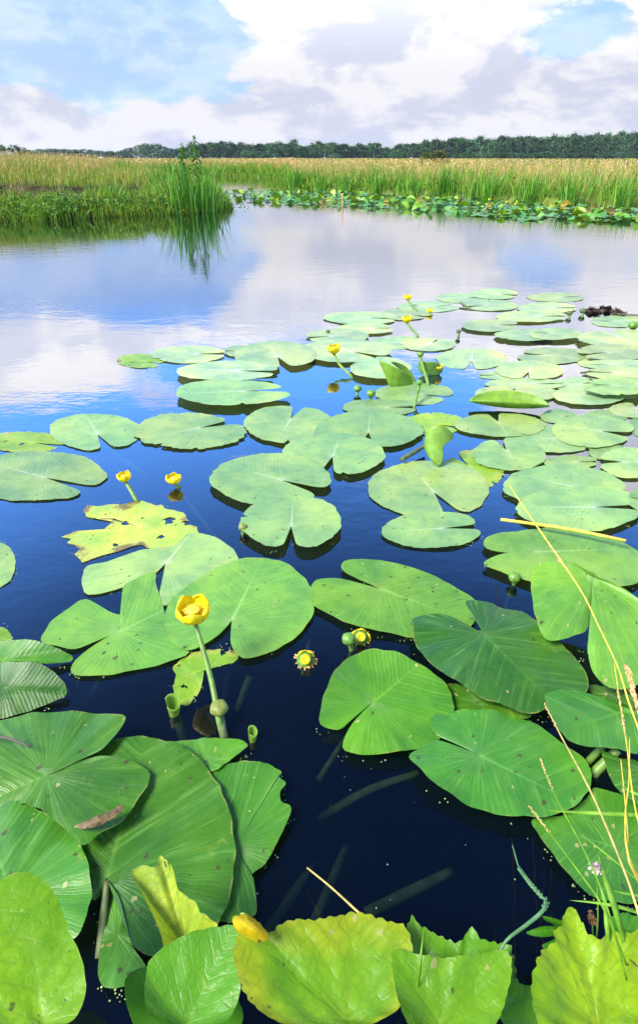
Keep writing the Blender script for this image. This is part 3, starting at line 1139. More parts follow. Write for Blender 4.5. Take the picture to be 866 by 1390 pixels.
TOPS = [(270, 196), (300, 194), (322, 196), (345, 197), (400, 194), (412, 200), (425, 196), (445, 195), (470, 197), (480, 200), (505, 195),
        (528, 203), (540, 197), (556, 197), (570, 194), (640, 190), (700, 189), (760, 186), (866, 183), (950, 180)]
DK = 'tall dark green tree in the long dense row on the horizon'
x = 266
while x < 915:
    sc_ = 1 if x > 560 else .9
    plant_tree('poplar', 'tree_leaf', x, ip(x, TOPS) + R.uniform(-2.2, 3.0), 420 + R.uniform(-12, 12), R.uniform(10, 15), DK, 'trees of the dark row on the right horizon')
    x += R.uniform(6.5, 10.5)
x = 262
while x < 915:
    plant_tree('poplar', 'tree_leaf', x, ip(x, TOPS) + R.uniform(1, 3), 455 + R.uniform(-10, 10), R.uniform(15, 22), DK, 'trees of the dark row on the right horizon')
    x += R.uniform(9, 13)
LB = 'low rounded lighter green bush at the foot of the dark tree row'
for (px, yt, w_) in [(326, 207, 9), (338, 205, 11), (352, 206, 10), (361, 208, 8), (455, 209, 8), (520, 207, 9), (535, 205, 8), (548, 209, 6)] + \
        [(x_ + R.uniform(-4, 4), R.uniform(206.5, 210), R.uniform(9, 13)) for x_ in range(622, 905, 13)]:
    plant_tree('round', 'tree_leaf_light', px, yt, 330 + R.uniform(-10, 10), w_, LB, 'bushes before the dark tree row', 'bush', 'bush')
LT = 'hazy bluish green tree in the low wood on the left horizon'
for px in range(30, 276, 8):
    yt = ip(px, [(30, 206), (60, 204), (110, 204), (118, 203), (130, 206), (160, 206), (185, 201), (197, 197.5), (215, 198), (228, 202), (250, 204), (276, 200)])
    plant_tree('round', 'tree_leaf_light', px + R.uniform(-2, 2), yt + R.uniform(-.6, 1), 520 + R.uniform(-15, 15), R.uniform(14, 19), LT, 'trees of the low wood on the left horizon')
for (px, yt, w_, lb) in [(5, 198, 2.6, 'dark round bush cut by the left edge of the picture behind the grass'),
                         (24, 199, 2.6, 'dark twiggy bush between two others at the far left'),
                         (38, 202, 2.2, 'smaller dark bush at the right end of the far left thicket')]:
    plant_tree('round', 'tree_leaf', px, yt, 75 + R.uniform(-3, 3), w_, lb, 'dark bushes behind the left bank', 'bush', 'bush')
for (px, yt, w_, lb) in [(579, 207, 2.1, 'left half of the olive willow shrub standing alone in the meadow'),
                         (594, 205.5, 2.3, 'taller right olive willow shrub standing alone in the meadow')]:
    plant_tree('round', 'shrub_leaf', px, yt, 60, w_, lb, 'willow shrubs in the meadow', 'shrub', 'willow_shrub')

# far moored boats with bare masts
src = None
for i, (px, yt) in enumerate([(55, 204.5), (62, 206), (68, 203.5), (74, 205), (83, 204), (92, 207), (138, 205)]):
    zc = 320 * cp
    loc = ((px - CX) / F * zc, 320, .3)
    if src is None:
        b = src = empty('sailing_boat', loc, 'far white moored boat with a bare mast before the left wood', 'boat', 'moored boats far left')
        hv, hf = [], []
        for (xx, ww) in [(-3, .9), (-1, 1.2), (1.5, .9), (3.2, .05)]:
            hv += [(xx, -ww, 1.0), (xx, ww, 1.0), (xx, ww * .6, 0), (xx, -ww * .6, 0)]
        for q in range(3):
            a = q * 4
            hf += [(a, a + 4, a + 5, a + 1), (a + 1, a + 5, a + 6, a + 2), (a + 2, a + 6, a + 7, a + 3), (a + 3, a + 7, a + 4, a)]
        hf += [(0, 1, 2, 3), (15, 14, 13, 12)]
        hv += [(-1.5, -.6, 1), (-1.5, .6, 1), (1, .5, 1), (1, -.5, 1), (-1.4, -.5, 1.5), (-1.4, .5, 1.5), (.6, .4, 1.45), (.6, -.4, 1.45)]
        hf += [(16, 17, 21, 20), (17, 18, 22, 21), (18, 19, 23, 22), (19, 16, 20, 23), (20, 21, 22, 23)]
        link('hull', mesh('hull', hv, hf, False), 'boat_white', b)
        V, Fc = tube_data([(0.3, 0, .9), (.3, 0, 5.0)], [.09, .05], 6)
        link('mast', mesh('mast', V, Fc), 'mast_grey', b)
    else:
        b = src.copy()
        COL.objects.link(b)
        for ch in src.children:
            c = ch.copy()
            COL.objects.link(c)
            c.parent = b
        b.location = loc
    b.rotation_euler = (0, 0, R.uniform(-.5, .5))
    b.scale = (.55, .5, (215.5 - yt) / F * zc / 5.0)

# reed and iris clumps on both banks
def reed(px, ybase, ytop, spread, n, label, up=0.0, name='reed_clump'):
    g = G(px, ybase)
    d = math.hypot(g[0], g[1])
    z0 = up
    g = U(px, ybase, g[1])
    top = U(px, ytop, g[1])[2]
    hgt = top - g[2]
    rad = spread / F * d * .9
    base = np.stack([NR.normal(0, rad * .45, n), NR.normal(0, .09, n), NR.uniform(-.03, .02, n)], 1)
    o = empty(name, (g[0], g[1], g[2]), label, 'reeds', 'reed clumps along the banks')
    hh = hgt * NR.uniform(.55, 1.04, n)
    bd = np.stack([base[:, 0] / (rad + .01) * .16 + NR.normal(0, .17, n), NR.normal(0, .17, n)], 1)
    m = blade_mass('blades', base, hh, NR.uniform(.014, .028, n) * max(1, d / 14), ['reed_blades'], np.zeros(n, int), kind=None, parent=o, bend=bd)
    return o


for a in [(250, 290, 206, 24, 60, 'dense green reed clump on the left half of the bank tip, beside the tall weed'),
          (274, 289, 203, 26, 70, 'tallest green reed clump on the tip of the left bank, under the tall weed'),
          (293, 288, 240, 14, 40, 'short reed clump leaning over the water at the very tip of the left bank'),
          (155, 290, 236, 12, 34, 'bright slender reed tuft standing alone in the middle of the left bank front'),
          (8, 292, 268, 12, 26, 'low reed tuft at the waterline by the left edge of the picture'),
          (100, 272, 208, 20, 30, 'yellow green upright grass clump high on the left bank, left of two'),
          (176, 268, 206, 20, 34, 'yellow green upright grass clump high on the left bank, right of two'),
          (222, 275, 206, 16, 26, 'loose tall grass clump behind the left of the tip reeds'),
          (405, 257, 222, 18, 60, 'dark green reed clump at the left end of the far meadow edge'),
          (434, 259, 232, 12, 26, 'low reed tuft right of the leftmost meadow reed clump'),
          (472, 261, 230, 14, 34, 'fanned reed tuft above the thin wooden stake'),
          (512, 263, 228, 14, 36, 'reed tuft in the middle of the far meadow edge'),
          (556, 266, 230, 16, 40, 'broad reed tuft left of the tallest meadow reed clump'),
          (602, 268, 215, 17, 64, 'tallest dark reed clump at the edge of the far meadow'),
          (640, 271, 236, 12, 30, 'pale arching reed tuft right of the tallest meadow reed clump'),
          (668, 272, 226, 22, 56, 'wide bright reed clump on the right half of the far meadow edge'),
          (716, 275, 230, 18, 48, 'reed clump between the wide bright one and the dark right thicket'),
          (775, 278, 228, 18, 44, 'reed clump near the right end of the far meadow edge'),
          (842, 281, 232, 22, 50, 'reed clump at the right edge of the picture')]:
    reed(*a)

# the tall flowering weeds on the tip of the left bank
def tall_weed(px, ybase, ytop, label):
    g = G(px, ybase)
    g = g + np.array([0, .15, .1])
    top = U(px, ytop, g[1])[2]
    o = empty('tall_weed', tuple(g), label, 'weed')
    hgt = top - g[2]
    pts = [(0, 0, 0), (.02, 0, hgt * .5), (.01, 0, hgt)]
    V, Fc = tube_data(pts, [.009, .007, .003], 6)
    link('stem', mesh('stem', V, Fc), 'stalk_green', o)
    q = np.array([(R.gauss(0, .045 + .03 * (1 - z)), R.gauss(0, .04), z * hgt) for z in [R.uniform(.35, .92) for _ in range(110)]])
    link('leaves', leaf_cloud_mesh('leaves', q, .042, 2.4), 'herb_mass', o)
    q = np.array([(R.gauss(.01, .018), R.gauss(0, .018), hgt * R.uniform(.86, 1.0)) for _ in range(60)])
    link('flower_spike', leaf_cloud_mesh('flower_spike', q, .022, 1.2), 'herb_mass', o)


tall_weed(270, 288, 184, 'tallest leafy weed with a dark flower spike rising above the left bank reeds')
tall_weed(253, 288, 194, 'shorter leafy weed with a dark spike just left of the tallest one')

# thin stake in the water
g = G(464.5, 283)
tube('stake', [g + np.array([0, 0, -.3]), g + np.array([.004, 0, .27])], [.014, .012], 'wood_stake', loc=g, sides=8)
tag(bpy.data.objects['stake'], 'thin reddish brown wooden stake standing in the water before the far pads', 'stake')

# ------------------------------------------------------------------ the far belt of lily pads
def far_mesh(seed, up):
    rr = random.Random(seed)
    pts = []
    for k in range(18):
        th = .18 + (2 * math.pi - .36) * k / 17
        pts.append((math.cos(th) * (1 + rr.uniform(-.05, .05)), math.sin(th) * .8, up * (.25 + .35 * math.sin(th * 2 + seed)) + rr.uniform(-.02, .02)))
    return blade_mesh((0.22, 0, 0), pts, True, rings=3, n=22, wav=.05, crease=.08, seed=seed, skirt=.02)


FARM = [far_mesh(s_, u_) for s_, u_ in [(1, 0), (2, 0), (3, .15), (4, .8), (5, 1.1), (6, 0)]]
for q in FARM:
    q.materials.append(MATS['lily_leaf'])
BELT_N = [(322, 272), (345, 274), (430, 279), (550, 285), (640, 293), (720, 299), (866, 303)]
BELT_F = [(322, 261), (345, 259), (390, 257), (430, 258), (550, 266), (640, 272), (720, 277), (866, 284)]
cnt = 0
tries = 0
while cnt < 200 and tries < 4000:
    tries += 1
    px = R.uniform(318, 880)
    f = R.random() ** 1.1
    py = ip(px, BELT_N) * (1 - f) + ip(px, BELT_F) * f
    g = G(px, py)
    if px < 345 and R.random() < .4:
        continue
    flat = R.random() < (.42 if px < 640 else .66)
    mi = R.choice([0, 1, 2, 5]) if flat else R.choice([3, 4])
    o = bpy.data.objects.new('lily_pad', FARM[mi])
    COL.objects.link(o)
    r_ = R.uniform(.12, .21) if flat else R.uniform(.08, .14)
    o.location = (g[0], g[1], .006 + .004 * R.random() if flat else R.uniform(.03, .06))
    o.scale = (r_, r_, r_)
    o.rotation_euler = (R.uniform(-.5, .5), R.uniform(-.5, .5), R.uniform(0, 6.28)) if not flat else (0, 0, R.uniform(0, 6.28))
    if flat:
        tn = R.choice([(1.2, 1.1, 1.3), (1.5, 1.2, 1.5), (1, 1, 1)])
        tag(o, 'flat green lily pad in the far belt of pads below the reeds', 'lily pad', 'flat pads of the far belt')
    else:
        tn = R.choice([(3.2, 1.7, .6), (2.2, 1.5, .8), (1.4, 1.3, .9)])
        tag(o, 'raised yellow green lily leaf sticking up in the far belt of pads', 'lily pad', 'raised leaves of the far belt')
    o.color = (*tn, R.uniform(0, .3))
    cnt += 1
for (px, py, r_, lb) in [(447, 274, .14, 'orange brown dying lily leaf near the thin wooden stake'),
                         (525, 275, .12, 'upright brownish lily leaf in the middle of the far belt'),
                         (570, 275, .17, 'large rusty lily leaf tipped up in the far belt'),
                         (631, 278, .16, 'orange yellow lily leaf tipped up in the far belt'),
                         (663, 281, .14, 'ochre lily leaf at the front of the far belt'),
                         (769, 281, .22, 'big round orange lily leaf standing upright on the right'),
                         (748, 282, .18, 'flat yellow lily leaf left of the big orange one'),
                         (797, 292, .18, 'yellow brown lily leaf beside the dark one on the right'),
                         (829, 291, .2, 'dark brown curled lily leaf at the right end of the far belt'),
                         (806, 284, .16, 'brown lily leaf behind the dark curled one on the right'),
                         (436, 278, .13, 'olive brown lily leaf at the front left of the stake')]:
    o = bpy.data.objects.new('lily_pad', FARM[R.choice([3, 4])])
    COL.objects.link(o)
    g = G(px, py)
    o.location = (g[0], g[1], .035)
    o.scale = (r_ * .5, r_ * .5, r_ * .5)
    o.rotation_euler = (math.radians(50), R.uniform(-.3, .3), R.uniform(-.5, .5))
    o.color = (5.0, 1.15, .5, .2) if 'dark' not in lb and 'brown lily' not in lb else (2.6, .6, .7, .3)
    tag(o, lb, 'lily pad', 'discoloured leaves of the far belt')

# the small leaves between them, one carpet
q = []
for _ in range(750):
    px = R.uniform(322, 880)
    f = R.random()
    py = ip(px, BELT_N) * (1 - f) + ip(px, BELT_F) * f
    g = G(px, py)
    q.append((g[0], g[1], R.uniform(.004, .05)))
o = link('pad_carpet', leaf_cloud_mesh('pad_carpet', q, .12, 1.25, 2.2), 'far_pad')
tag(o, kind='stuff')
# specks of yellow bloom over the far belt
src = None
for k in range(11):
    px = R.uniform(400, 860)
    py = ip(px, BELT_N) * .4 + ip(px, BELT_F) * .6 + R.uniform(-5, 4)
    g = G(px, py)
    if src is None:
        pr = [(.012, 0), (.036, .02), (.04, .045), (.03, .055), (.01, .05)]
        V, Fc = [], []
        for (r_, z_) in pr:
            for q in range(10):
                V.append((r_ * math.cos(q * .628) * (1 + .12 * (q % 2)), r_ * math.sin(q * .628) * (1 + .12 * (q % 2)), z_ + .06))
        for i in range(4):
            for q in range(10):
                Fc.append((i * 10 + q, i * 10 + (q + 1) % 10, (i + 1) * 10 + (q + 1) % 10, (i + 1) * 10 + q))
        Fc.append(tuple(range(40, 50)))
        src = bpy.data.objects.new('water_lily_flower', None)
        COL.objects.link(src)
        link('bloom', mesh('bloom', V, Fc), 'petal_yellow', src)
        V, Fc = tube_data([(.02, 0, -.1), (0, 0, .065)], [.006, .006], 6)
        link('stalk', mesh('stalk', V, Fc), 'stalk_green', src)
        o = src
    else:
        o = src.copy()
        COL.objects.link(o)
        for ch in src.children:
            c = ch.copy()
            COL.objects.link(c)
            c.parent = o
    o.location = (g[0], g[1], R.uniform(-.03, .05))
    o.scale = [R.uniform(.45, .7)] * 3
    tag(o, 'tiny yellow bloom dotted among the far belt of pads', 'flower', 'yellow blooms of the far belt')
# ================================================================== THE NEAR LILY PADS (far to near, lower before upper)
OV = [
    ('small pad mostly hidden beneath the crowded pads at right', 'F', (700, 225, 800, 262), 0, PALE_SHEEN, .15),
    ('small pad mostly hidden beneath the crowded pads at right', 'F', (640, 285, 760, 325), 20, PALE_SHEEN, .1),
    ('small pad mostly hidden beneath the crowded pads at right', 'F', (780, 300, 880, 345), 0, PALE_SHEEN, .2),
    ('small pad mostly hidden beneath the crowded pads at right', 'F', (600, 372, 700, 412), 0, MID_SHEEN, .1),
    ('small pad mostly hidden beneath the crowded pads at right', 'F', (720, 372, 840, 408), 180, MID_SHEEN, .2),
    ('small pad mostly hidden beneath the crowded pads at right', 'F', (730, 462, 830, 510), 300, MID_SHEEN, .15),
    ('small pad mostly hidden beneath the crowded pads at right', 'F', (560, 430, 660, 480), 0, MID_SHEEN, .2),
    ('small pad mostly hidden beneath the crowded pads at right', 'F', (590, 525, 700, 560), 0, MID_SHEEN, .25),
    ('small pad mostly hidden beneath the crowded pads at right', 'F', (840, 385, 930, 450), 0, MID_SHEEN, .15),
    # label, view, box, notch dir, tint, decay
    ('long thin pad farthest out, left end of the farthest row', 'F', (318, 55, 452, 84), 0, PALE_SHEEN, .1),
    ('flat pad overlapping the farthest one, with brown leaf scraps', 'F', (410, 45, 542, 74), 340, PALE_SHEEN, .25),
    ('flat pad at the right end of the farthest row', 'F', (565, 55, 720, 81), 10, PALE_SHEEN, .1),
    ('pad with a dark stalk sticking out at its left, second row from far', 'F', (388, 75, 540, 106), 200, PALE_SHEEN, .2),
    ('pale pad below the farthest row, right of the pad with the dark stalk', 'F', (535, 84, 702, 113), 0, PALE_SHEEN, .1),
    ('thin pad behind the farthest yellow flower', 'F', (215, 79, 378, 109), 20, PALE_SHEEN, .1),
    ('wide pad with a brown scrap on it, third row from far', 'F', (478, 107, 672, 139), 0, PALE_SHEEN, .25),
    ('pad under the stalk of the farthest yellow flower', 'F', (163, 99, 306, 131), 330, PALE_SHEEN, .15),
    ('long pad at the far left of the distant group', 'F', (14, 108, 216, 144), 350, PALE_SHEEN, .1),
    ('oval pad with a small green bit on top, alone amid open water', 'F', (388, 131, 541, 166), 0, PALE_SHEEN, .05),
    ('pad beside the dark clump of rotten stalks at the far right', 'F', (730, 117, 905, 149), 180, PALE_SHEEN, .15),
    ('thin pad below the long far left one', 'F', (44, 141, 206, 171), 0, PALE_SHEEN, .15),
    ('pad at the left fringe with a yellow bud lying on it', 'F', (-38, 158, 136, 197), 200, PALE_SHEEN, .2),
    ('long narrow pad with ragged end in the far right middle', 'F', (474, 160, 642, 192), 0, PALE_SHEEN, .2),
    ('middle pad of the chain of three on the far right', 'F', (568, 158, 712, 191), 170, PALE_SHEEN, .2),
    ('mottled pad at the right end of the chain of three', 'F', (699, 163, 925, 211), 110, PALE_SHEEN, .3),
    ('pad under the stalk of the second far yellow flower', 'F', (128, 174, 292, 209), 0, PALE_SHEEN, .15),
    ('pad right of the second far yellow flower, before open blue water', 'F', (225, 178, 370, 216), 60, PALE_SHEEN, .1),
    ('large pad behind the leaning yellow flower, one edge turned up', 'F', (-58, 188, 197, 251), 320, PALE_SHEEN, .1),
    ('round pad with its notch towards us, behind the canoe shaped leaf', 'F', (314, 207, 514, 264), 268, PALE_SHEEN, .05),
    ('pad split at its left end, right of the round notched one', 'F', (536, 205, 727, 251), 165, PALE_SHEEN, .1),
    ('pale pad near the right edge, fourth from far', 'F', (697, 204, 905, 251), 200, PALE_SHEEN, .1),
    ('pad under the upright folded leaf', 'F', (82, 239, 252, 297), 330, PALE_SHEEN, .05),
    ('small pad half hidden under the heart shaped one', 'F', (430, 269, 560, 292), 180, PALE_SHEEN, .1),
    ('thin pad below the heart shaped one', 'F', (452, 289, 672, 320), 0, PALE_SHEEN, .15),
    ('heart shaped round pad with notch facing us, right of the middle', 'F', (479, 242, 661, 295), 262, PALE_SHEEN, .05),
    ('narrow pad near the right edge, upper of two', 'F', (708, 249, 905, 277), 185, PALE_SHEEN, .1),
    ('narrow pad near the right edge, lower of two', 'F', (718, 270, 925, 307), 170, PALE_SHEEN, .2),
    ('pad right behind the canoe shaped leaf', 'F', (424, 307, 646, 357), 100, PALE_SHEEN, .1),
    ('fanned pad right of the canoe shaped leaf', 'F', (636, 309, 832, 366), 10, PALE_SHEEN, .1),
    ('pad with a yellowed far rim at the right edge', 'F', (712, 300, 910, 352), 170, MID_SHEEN, .35),
    ('pad with notch to the right below the two green buds', 'F', (148, 300, 367, 360), 335, MID_SHEEN, 0),
    ('flat oval pad with a spike shaped mark, under the shorter green bud', 'F', (66, 345, 267, 393), 0, MID_SHEEN, .05),
    ('pad cut by the right edge below the fanned one', 'F', (786, 354, 930, 397), 90, PALE_SHEEN, .1),
    ('yellowing torn pad behind the curled up leaf', 'F', (222, 382, 402, 442), 330, LIME, .5),
    ('yellowed pad at the left end of the far left row in blue water', 'E', (322, 260, 446, 301), 330, LIME, .6),
    ('oval pad with dark nibbled rim overlapping the yellowed far left pad', 'E', (410, 240, 616, 288), 0, PALE_SHEEN, .2),
    ('small scrap of pad touching the two far left pads', 'E', (608, 241, 690, 272), 180, PALE_SHEEN, .3),
    ('broad pad with notch towards us and a dry brown rim', 'E', (638, 234, 858, 311), 285, PALE_SHEEN, .2),
    ('long pad, upper of the two isolated ones in blue water', 'E', (482, 290, 757, 345), 350, PALE_SHEEN, .15),
    ('long striped pad, lower of the two isolated ones in blue water', 'E', (472, 344, 790, 413), 10, MID_SHEEN, .15),
    ('yellowed ragged pad at the left edge', 'E', (-50, 474, 192, 528), 330, LIME, .6),
    ('fan shaped pad with notch facing us, left part of the pond', 'E', (136, 424, 384, 525), 285, MID_SHEEN, .15),
    ('pad with a wide notch on its far right side and a yellow stained left tip', 'E', (364, 425, 664, 524), 28, MID_SHEEN, .3),
    ('pad with its notch on the far side, in the middle of the pond', 'E', (661, 406, 905, 509), 75, MID_SHEEN, .1),
    ('big pad with midrib to the left edge and notch on its near right', 'E', (-110, 528, 292, 664), 322, MID_SHEEN, .1),
    ('pad tucked under the drooping one at the right', 'F', (500, 418, 782, 491), 10, MID_SHEEN, .1),
    ('smooth pad below the canoe shaped leaf', 'F', (368, 385, 612, 451), 100, MID_SHEEN, .05),
    ('long drooping pad with its end folded down at the right', 'F', (630, 389, 852, 480), 342, MID_SHEEN, .05),
    ('brown stained yellow pad beneath the curled up leaf', 'F', (330, 482, 502, 592), 130, LIME, .55),
    ('small pad behind the wrinkled pair at right', 'F', (610, 499, 757, 536), 0, MID_SHEEN, .1),
    ('wide rounded pad by the right edge, above the floating yellow reed', 'F', (758, 479, 920, 563), 180, MID_SHEEN, .1),
    ('wrinkled pad, upper of the overlapping pair at right', 'F', (498, 528, 824, 646), 330, MID_SHEEN, .15),
    ('wrinkled striped pad, lower of the overlapping pair, beneath the yellow reed', 'F', (536, 588, 880, 712), 0, MID_SHEEN, .15),
    ('rounded pad cut by the right edge beside the wrinkled pair', 'F', (833, 588, 980, 668), 180, MID_SHEEN, .1),
    ('smooth heart shaped pad on top of the yellowing one', 'F', (413, 454, 614, 542), 108, MID_SHEEN, .05),
    ('big pad with a wing shaped half, left of the curled up leaf', 'F', (-14, 384, 284, 484), 268, MID_SHEEN, .1),
    ('pad with notch towards us overlapping another, centre of the pond', 'F', (-100, 446, 182, 558), 262, MID_SHEEN, .1),
    ('pad with many small rim teeth, left of the overlapping centre one', 'E', (570, 544, 905, 684), 325, MID_SHEEN, .15),
    ('largest pad right of the centre with a jagged near rim and notch', 'F', (130, 514, 466, 668), 292, MID_SHEEN, .15),
    ('narrow side view pad with a slit at its right end, before dark water', 'F', (172, 654, 442, 754), 8, MID_SHEEN, .05),
    ('fan ribbed pad with notch facing us, alone in dark water', 'E', (658, 660, 926, 808), 268, MID_SHEEN, .05),
]
for (lb, vw, bx, nd, tn, dc) in OV:
    oval(lb, vw, bx, nd, tn, dc, ragged=.014 if dc < .3 else .045)

pad('part of a round pad cut by the left edge above open dark water', 'A', (-60, 130),
    [(-110, 75), (-60, 62), (-20, 70), (10, 75), (30, 90), (42, 115), (42, 145), (30, 175), (5, 193), (-30, 205), (-90, 195), (-140, 140)], False, MID_SHEEN, .1)
pad('yellow rotting torn pad behind the big split ones', 'A', (385, 30),
    [(310, 8), (240, 5), (236, -22), (275, -28), (330, -34), (372, -40), (415, -34), (462, -18), (505, -2), (518, 22), (545, 50), (500, 80),
     (460, 94), (405, 88), (375, 80), (330, 95), (285, 105), (230, 124), (195, 95), (212, 84), (180, 70), (182, 54), (215, 40), (262, 50)],
    False, YEL, .75, ragged=.06)
pad('pad torn along its middle with two folded flaps, under the heart shaped one', 'A', (450, 130),
    [(445, 150), (432, 225), (447, 246), (510, 214), (640, 160), (645, 110), (622, 82), (588, 60), (540, 46), (502, 54), (468, 82), (380, 95), (290, 124),
     (236, 136), (224, 170), (234, 212), (300, 205), (400, 168), (430, 150)], True, MID_SHEEN, .2)
pad('ragged half eaten yellow green scrap floating behind the tall flower', 'A', (520, 430),
    [(470, 410), (500, 385), (545, 368), (590, 362), (630, 366), (648, 378), (635, 398), (602, 398), (590, 410), (570, 402), (556, 410), (552, 440), (545, 470),
     (525, 500), (500, 515), (478, 495), (472, 460), (478, 432)], False, (2.6, 1.7, .9), .62, ragged=.03)
pad('large split pad with a torn flap, left of the heart shaped one', 'A', (322, 316),
    [(312, 318), (268, 345), (226, 375), (197, 405), (200, 430), (270, 435), (362, 419), (440, 402), (512, 375), (484, 345), (455, 300), (442, 240), (425, 190),
     (420, 153), (375, 168), (335, 195), (340, 235), (338, 268), (300, 262), (262, 240), (228, 228), (180, 255), (135, 292), (112, 338), (150, 353), (205, 362), (260, 340), (302, 318)],
    True, (1.55, 1.3, 2.2), .12, rings=11, n=120)
pad('large heart shaped pad behind the tall yellow flower', 'A', (630, 284),
    [(628, 300), (627, 345), (640, 372), (665, 389), (710, 380), (770, 352), (822, 310), (851, 262), (853, 215), (835, 180), (800, 145), (765, 124), (735, 118), (712, 116),
     (690, 113), (650, 118), (590, 140), (540, 170), (490, 206), (457, 242), (447, 285), (455, 322), (478, 352), (505, 365), (540, 356), (590, 325), (622, 294)],
    True, (1.8, 1.3, 2.2), .05, rings=11, n=110)
pad('hidden leaf scrap between the left edge and the two folded leaves', 'A', (-5, 330), [(-40, 310), (0, 300), (28, 318), (32, 345), (0, 360), (-40, 350)], False, LIME, .3)
pad('broad pad left of the green bud, slit on its far left side', 'B', (165, 198),
    [(150, 190), (100, 168), (62, 146), (66, 126), (100, 119), (180, 122), (250, 140), (320, 167), (380, 202), (422, 228), (425, 280), (385, 318), (330, 328), (255, 330),
     (190, 318), (120, 305), (60, 285), (20, 262), (-18, 240), (-22, 205), (-18, 182), (0, 172), (50, 169), (110, 182), (148, 198)], True, (1.4, 1.15, 1.2), .05, rings=10, n=100)
pad('large pale pad under the floating yellow reed, with a lobe hanging at its left', 'B', (585, 98),
    [(572, 99), (500, 99), (448, 84), (465, 54), (560, 38), (650, 35), (750, 50), (830, 75), (890, 120), (885, 165), (830, 190), (700, 200), (600, 185), (530, 165), (470, 143),
     (445, 131), (475, 110), (530, 98), (574, 101)], True, (2.0, 1.4, 2.5), .05, rings=10, n=90, zr=None)

# the raised, bent and stacked leaves of the foreground
pad('upper half of the folded leaf at the left edge', 'A', (-10, 394),
    [(-60, 370), (0, 345, .035), (60, 335, .04), (120, 345, .035), (170, 366, .02), (200, 386, .012), (185, 398, .012), (120, 402), (60, 400), (0, 402), (-60, 405)],
    False, (.95, 1.05, .8), .0, z=.022, zr=.02, wav=.002)
pad('rounded dark leaf below the folded one at the left edge', 'A', (10, 470),
    [(-30, 410), (0, 401, .05), (60, 397, .055), (112, 405, .05), (152, 430, .035), (180, 463, .02), (180, 486, .016), (150, 501, .014), (90, 526, .012), (30, 545, .012), (-20, 552, .012), (-90, 520, .015), (-100, 450, .03)],
    False, DARK, .0, z=.03, zr=.03, wav=.002)
pad('green strip of leaf lying beneath the big dark right leaf', 'B', (440, 510), [(350, 455), (420, 474), (480, 498), (560, 530), (572, 548), (500, 552), (400, 545), (350, 520)], False, GREEN, .05, z=.014)
pad('pale end of a leaf between the big right leaf and the dark corner leaf', 'B', (790, 485), [(725, 462), (800, 466), (850, 478), (850, 525), (770, 505)], False, GREEN, .1, z=.016)
pad('bright smooth leaf right of the seed heads, split at its lower left', 'B', (147, 505),
    [(136, 514), (92, 545), (66, 575), (40, 580), (2, 560, .03), (5, 520, .045), (20, 470, .055), (50, 415, .06), (90, 376, .06), (140, 362, .055), (200, 370, .055), (260, 395, .05), (310, 430, .04), (346, 462, .03),
     (363, 502, .028), (360, 560, .024), (330, 600, .022), (300, 624), (220, 645), (130, 650), (74, 637), (65, 615), (86, 570), (120, 530), (142, 512)],
    True, (.95, 1.08, .72), 0, z=.03, zr=.02, rings=12, n=110, wav=.005)
pad('biggest dark leaf on the right with a notch on its far side', 'B', (448, 323),
    [(455, 318), (428, 290), (396, 244), (412, 232), (440, 233), (500, 243), (560, 265), (612, 308), (652, 345), (702, 398), (730, 450), (728, 474), (690, 495), (650, 497), (612, 522),
     (572, 531), (500, 513), (430, 490), (350, 445), (300, 400), (265, 350), (252, 298), (262, 274), (320, 267), (380, 285), (440, 318)],
    True, DARK, .0, z=.045, zr=.04, rings=12, n=110, wav=.008)
pad('dark oval leaf at the lower right, slit on its far left side', 'D', (434, 50),
    [(420, 40), (370, 14), (318, -8), (302, -35), (304, -55), (330, -65), (400, -70), (480, -66), (560, -48), (600, -32), (640, 0), (690, 40), (730, 80), (737, 125), (710, 176), (660, 206), (600, 219),
     (530, 217), (450, 200), (370, 166), (300, 120), (262, 76), (242, 50), (270, 30), (318, 8), (372, 22), (425, 52)], True, (.66, .84, .92), 0, z=.028, zr=.026, rings=12, n=110, wav=.005)
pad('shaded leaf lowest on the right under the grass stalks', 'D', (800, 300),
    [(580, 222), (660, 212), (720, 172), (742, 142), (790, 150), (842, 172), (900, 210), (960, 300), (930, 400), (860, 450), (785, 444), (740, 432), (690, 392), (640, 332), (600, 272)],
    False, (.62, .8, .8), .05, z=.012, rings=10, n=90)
pad('grey green leaf edge hanging below the dark corner leaf at right', 'D', (880, 90), [(765, 38), (800, 58), (870, 66), (960, 80), (960, 190), (880, 192), (840, 168), (795, 120)], False, DARK, .05, z=.05, zr=.045)
pad('dark corner leaf at the right edge behind the grass stalks', 'B', (845, 525),
    [(614, 490), (642, 474), (700, 471), (770, 488), (828, 516), (880, 528), (960, 560), (990, 640), (960, 660), (880, 648), (820, 632), (760, 630), (700, 622), (650, 592), (622, 545)],
    False, (.6, .85, .62), 0, z=.055, zr=.065, rings=10, n=90, wav=.008)
pad('upright pale leaf with two hanging lobes at the right edge', 'B', (742, 166, ),
    [(737, 200, .085), (729, 305, .06), (690, 328, .06), (640, 342, .06), (606, 325, .065), (586, 270, .07), (575, 190, .08), (578, 140, .1), (620, 126, .11), (680, 128, .115), (730, 150, .115), (765, 169, .11), (830, 200, .105),
     (900, 260, .09), (935, 340, .07), (920, 420, .055), (860, 463, .045), (790, 469, .045), (750, 440, .05), (728, 380, .055), (731, 320, .065), (744, 220, .085)],
    True, (1.4, 1.12, 1.6), 0, z=.10, zr=.09, rings=12, n=110, wav=.003)

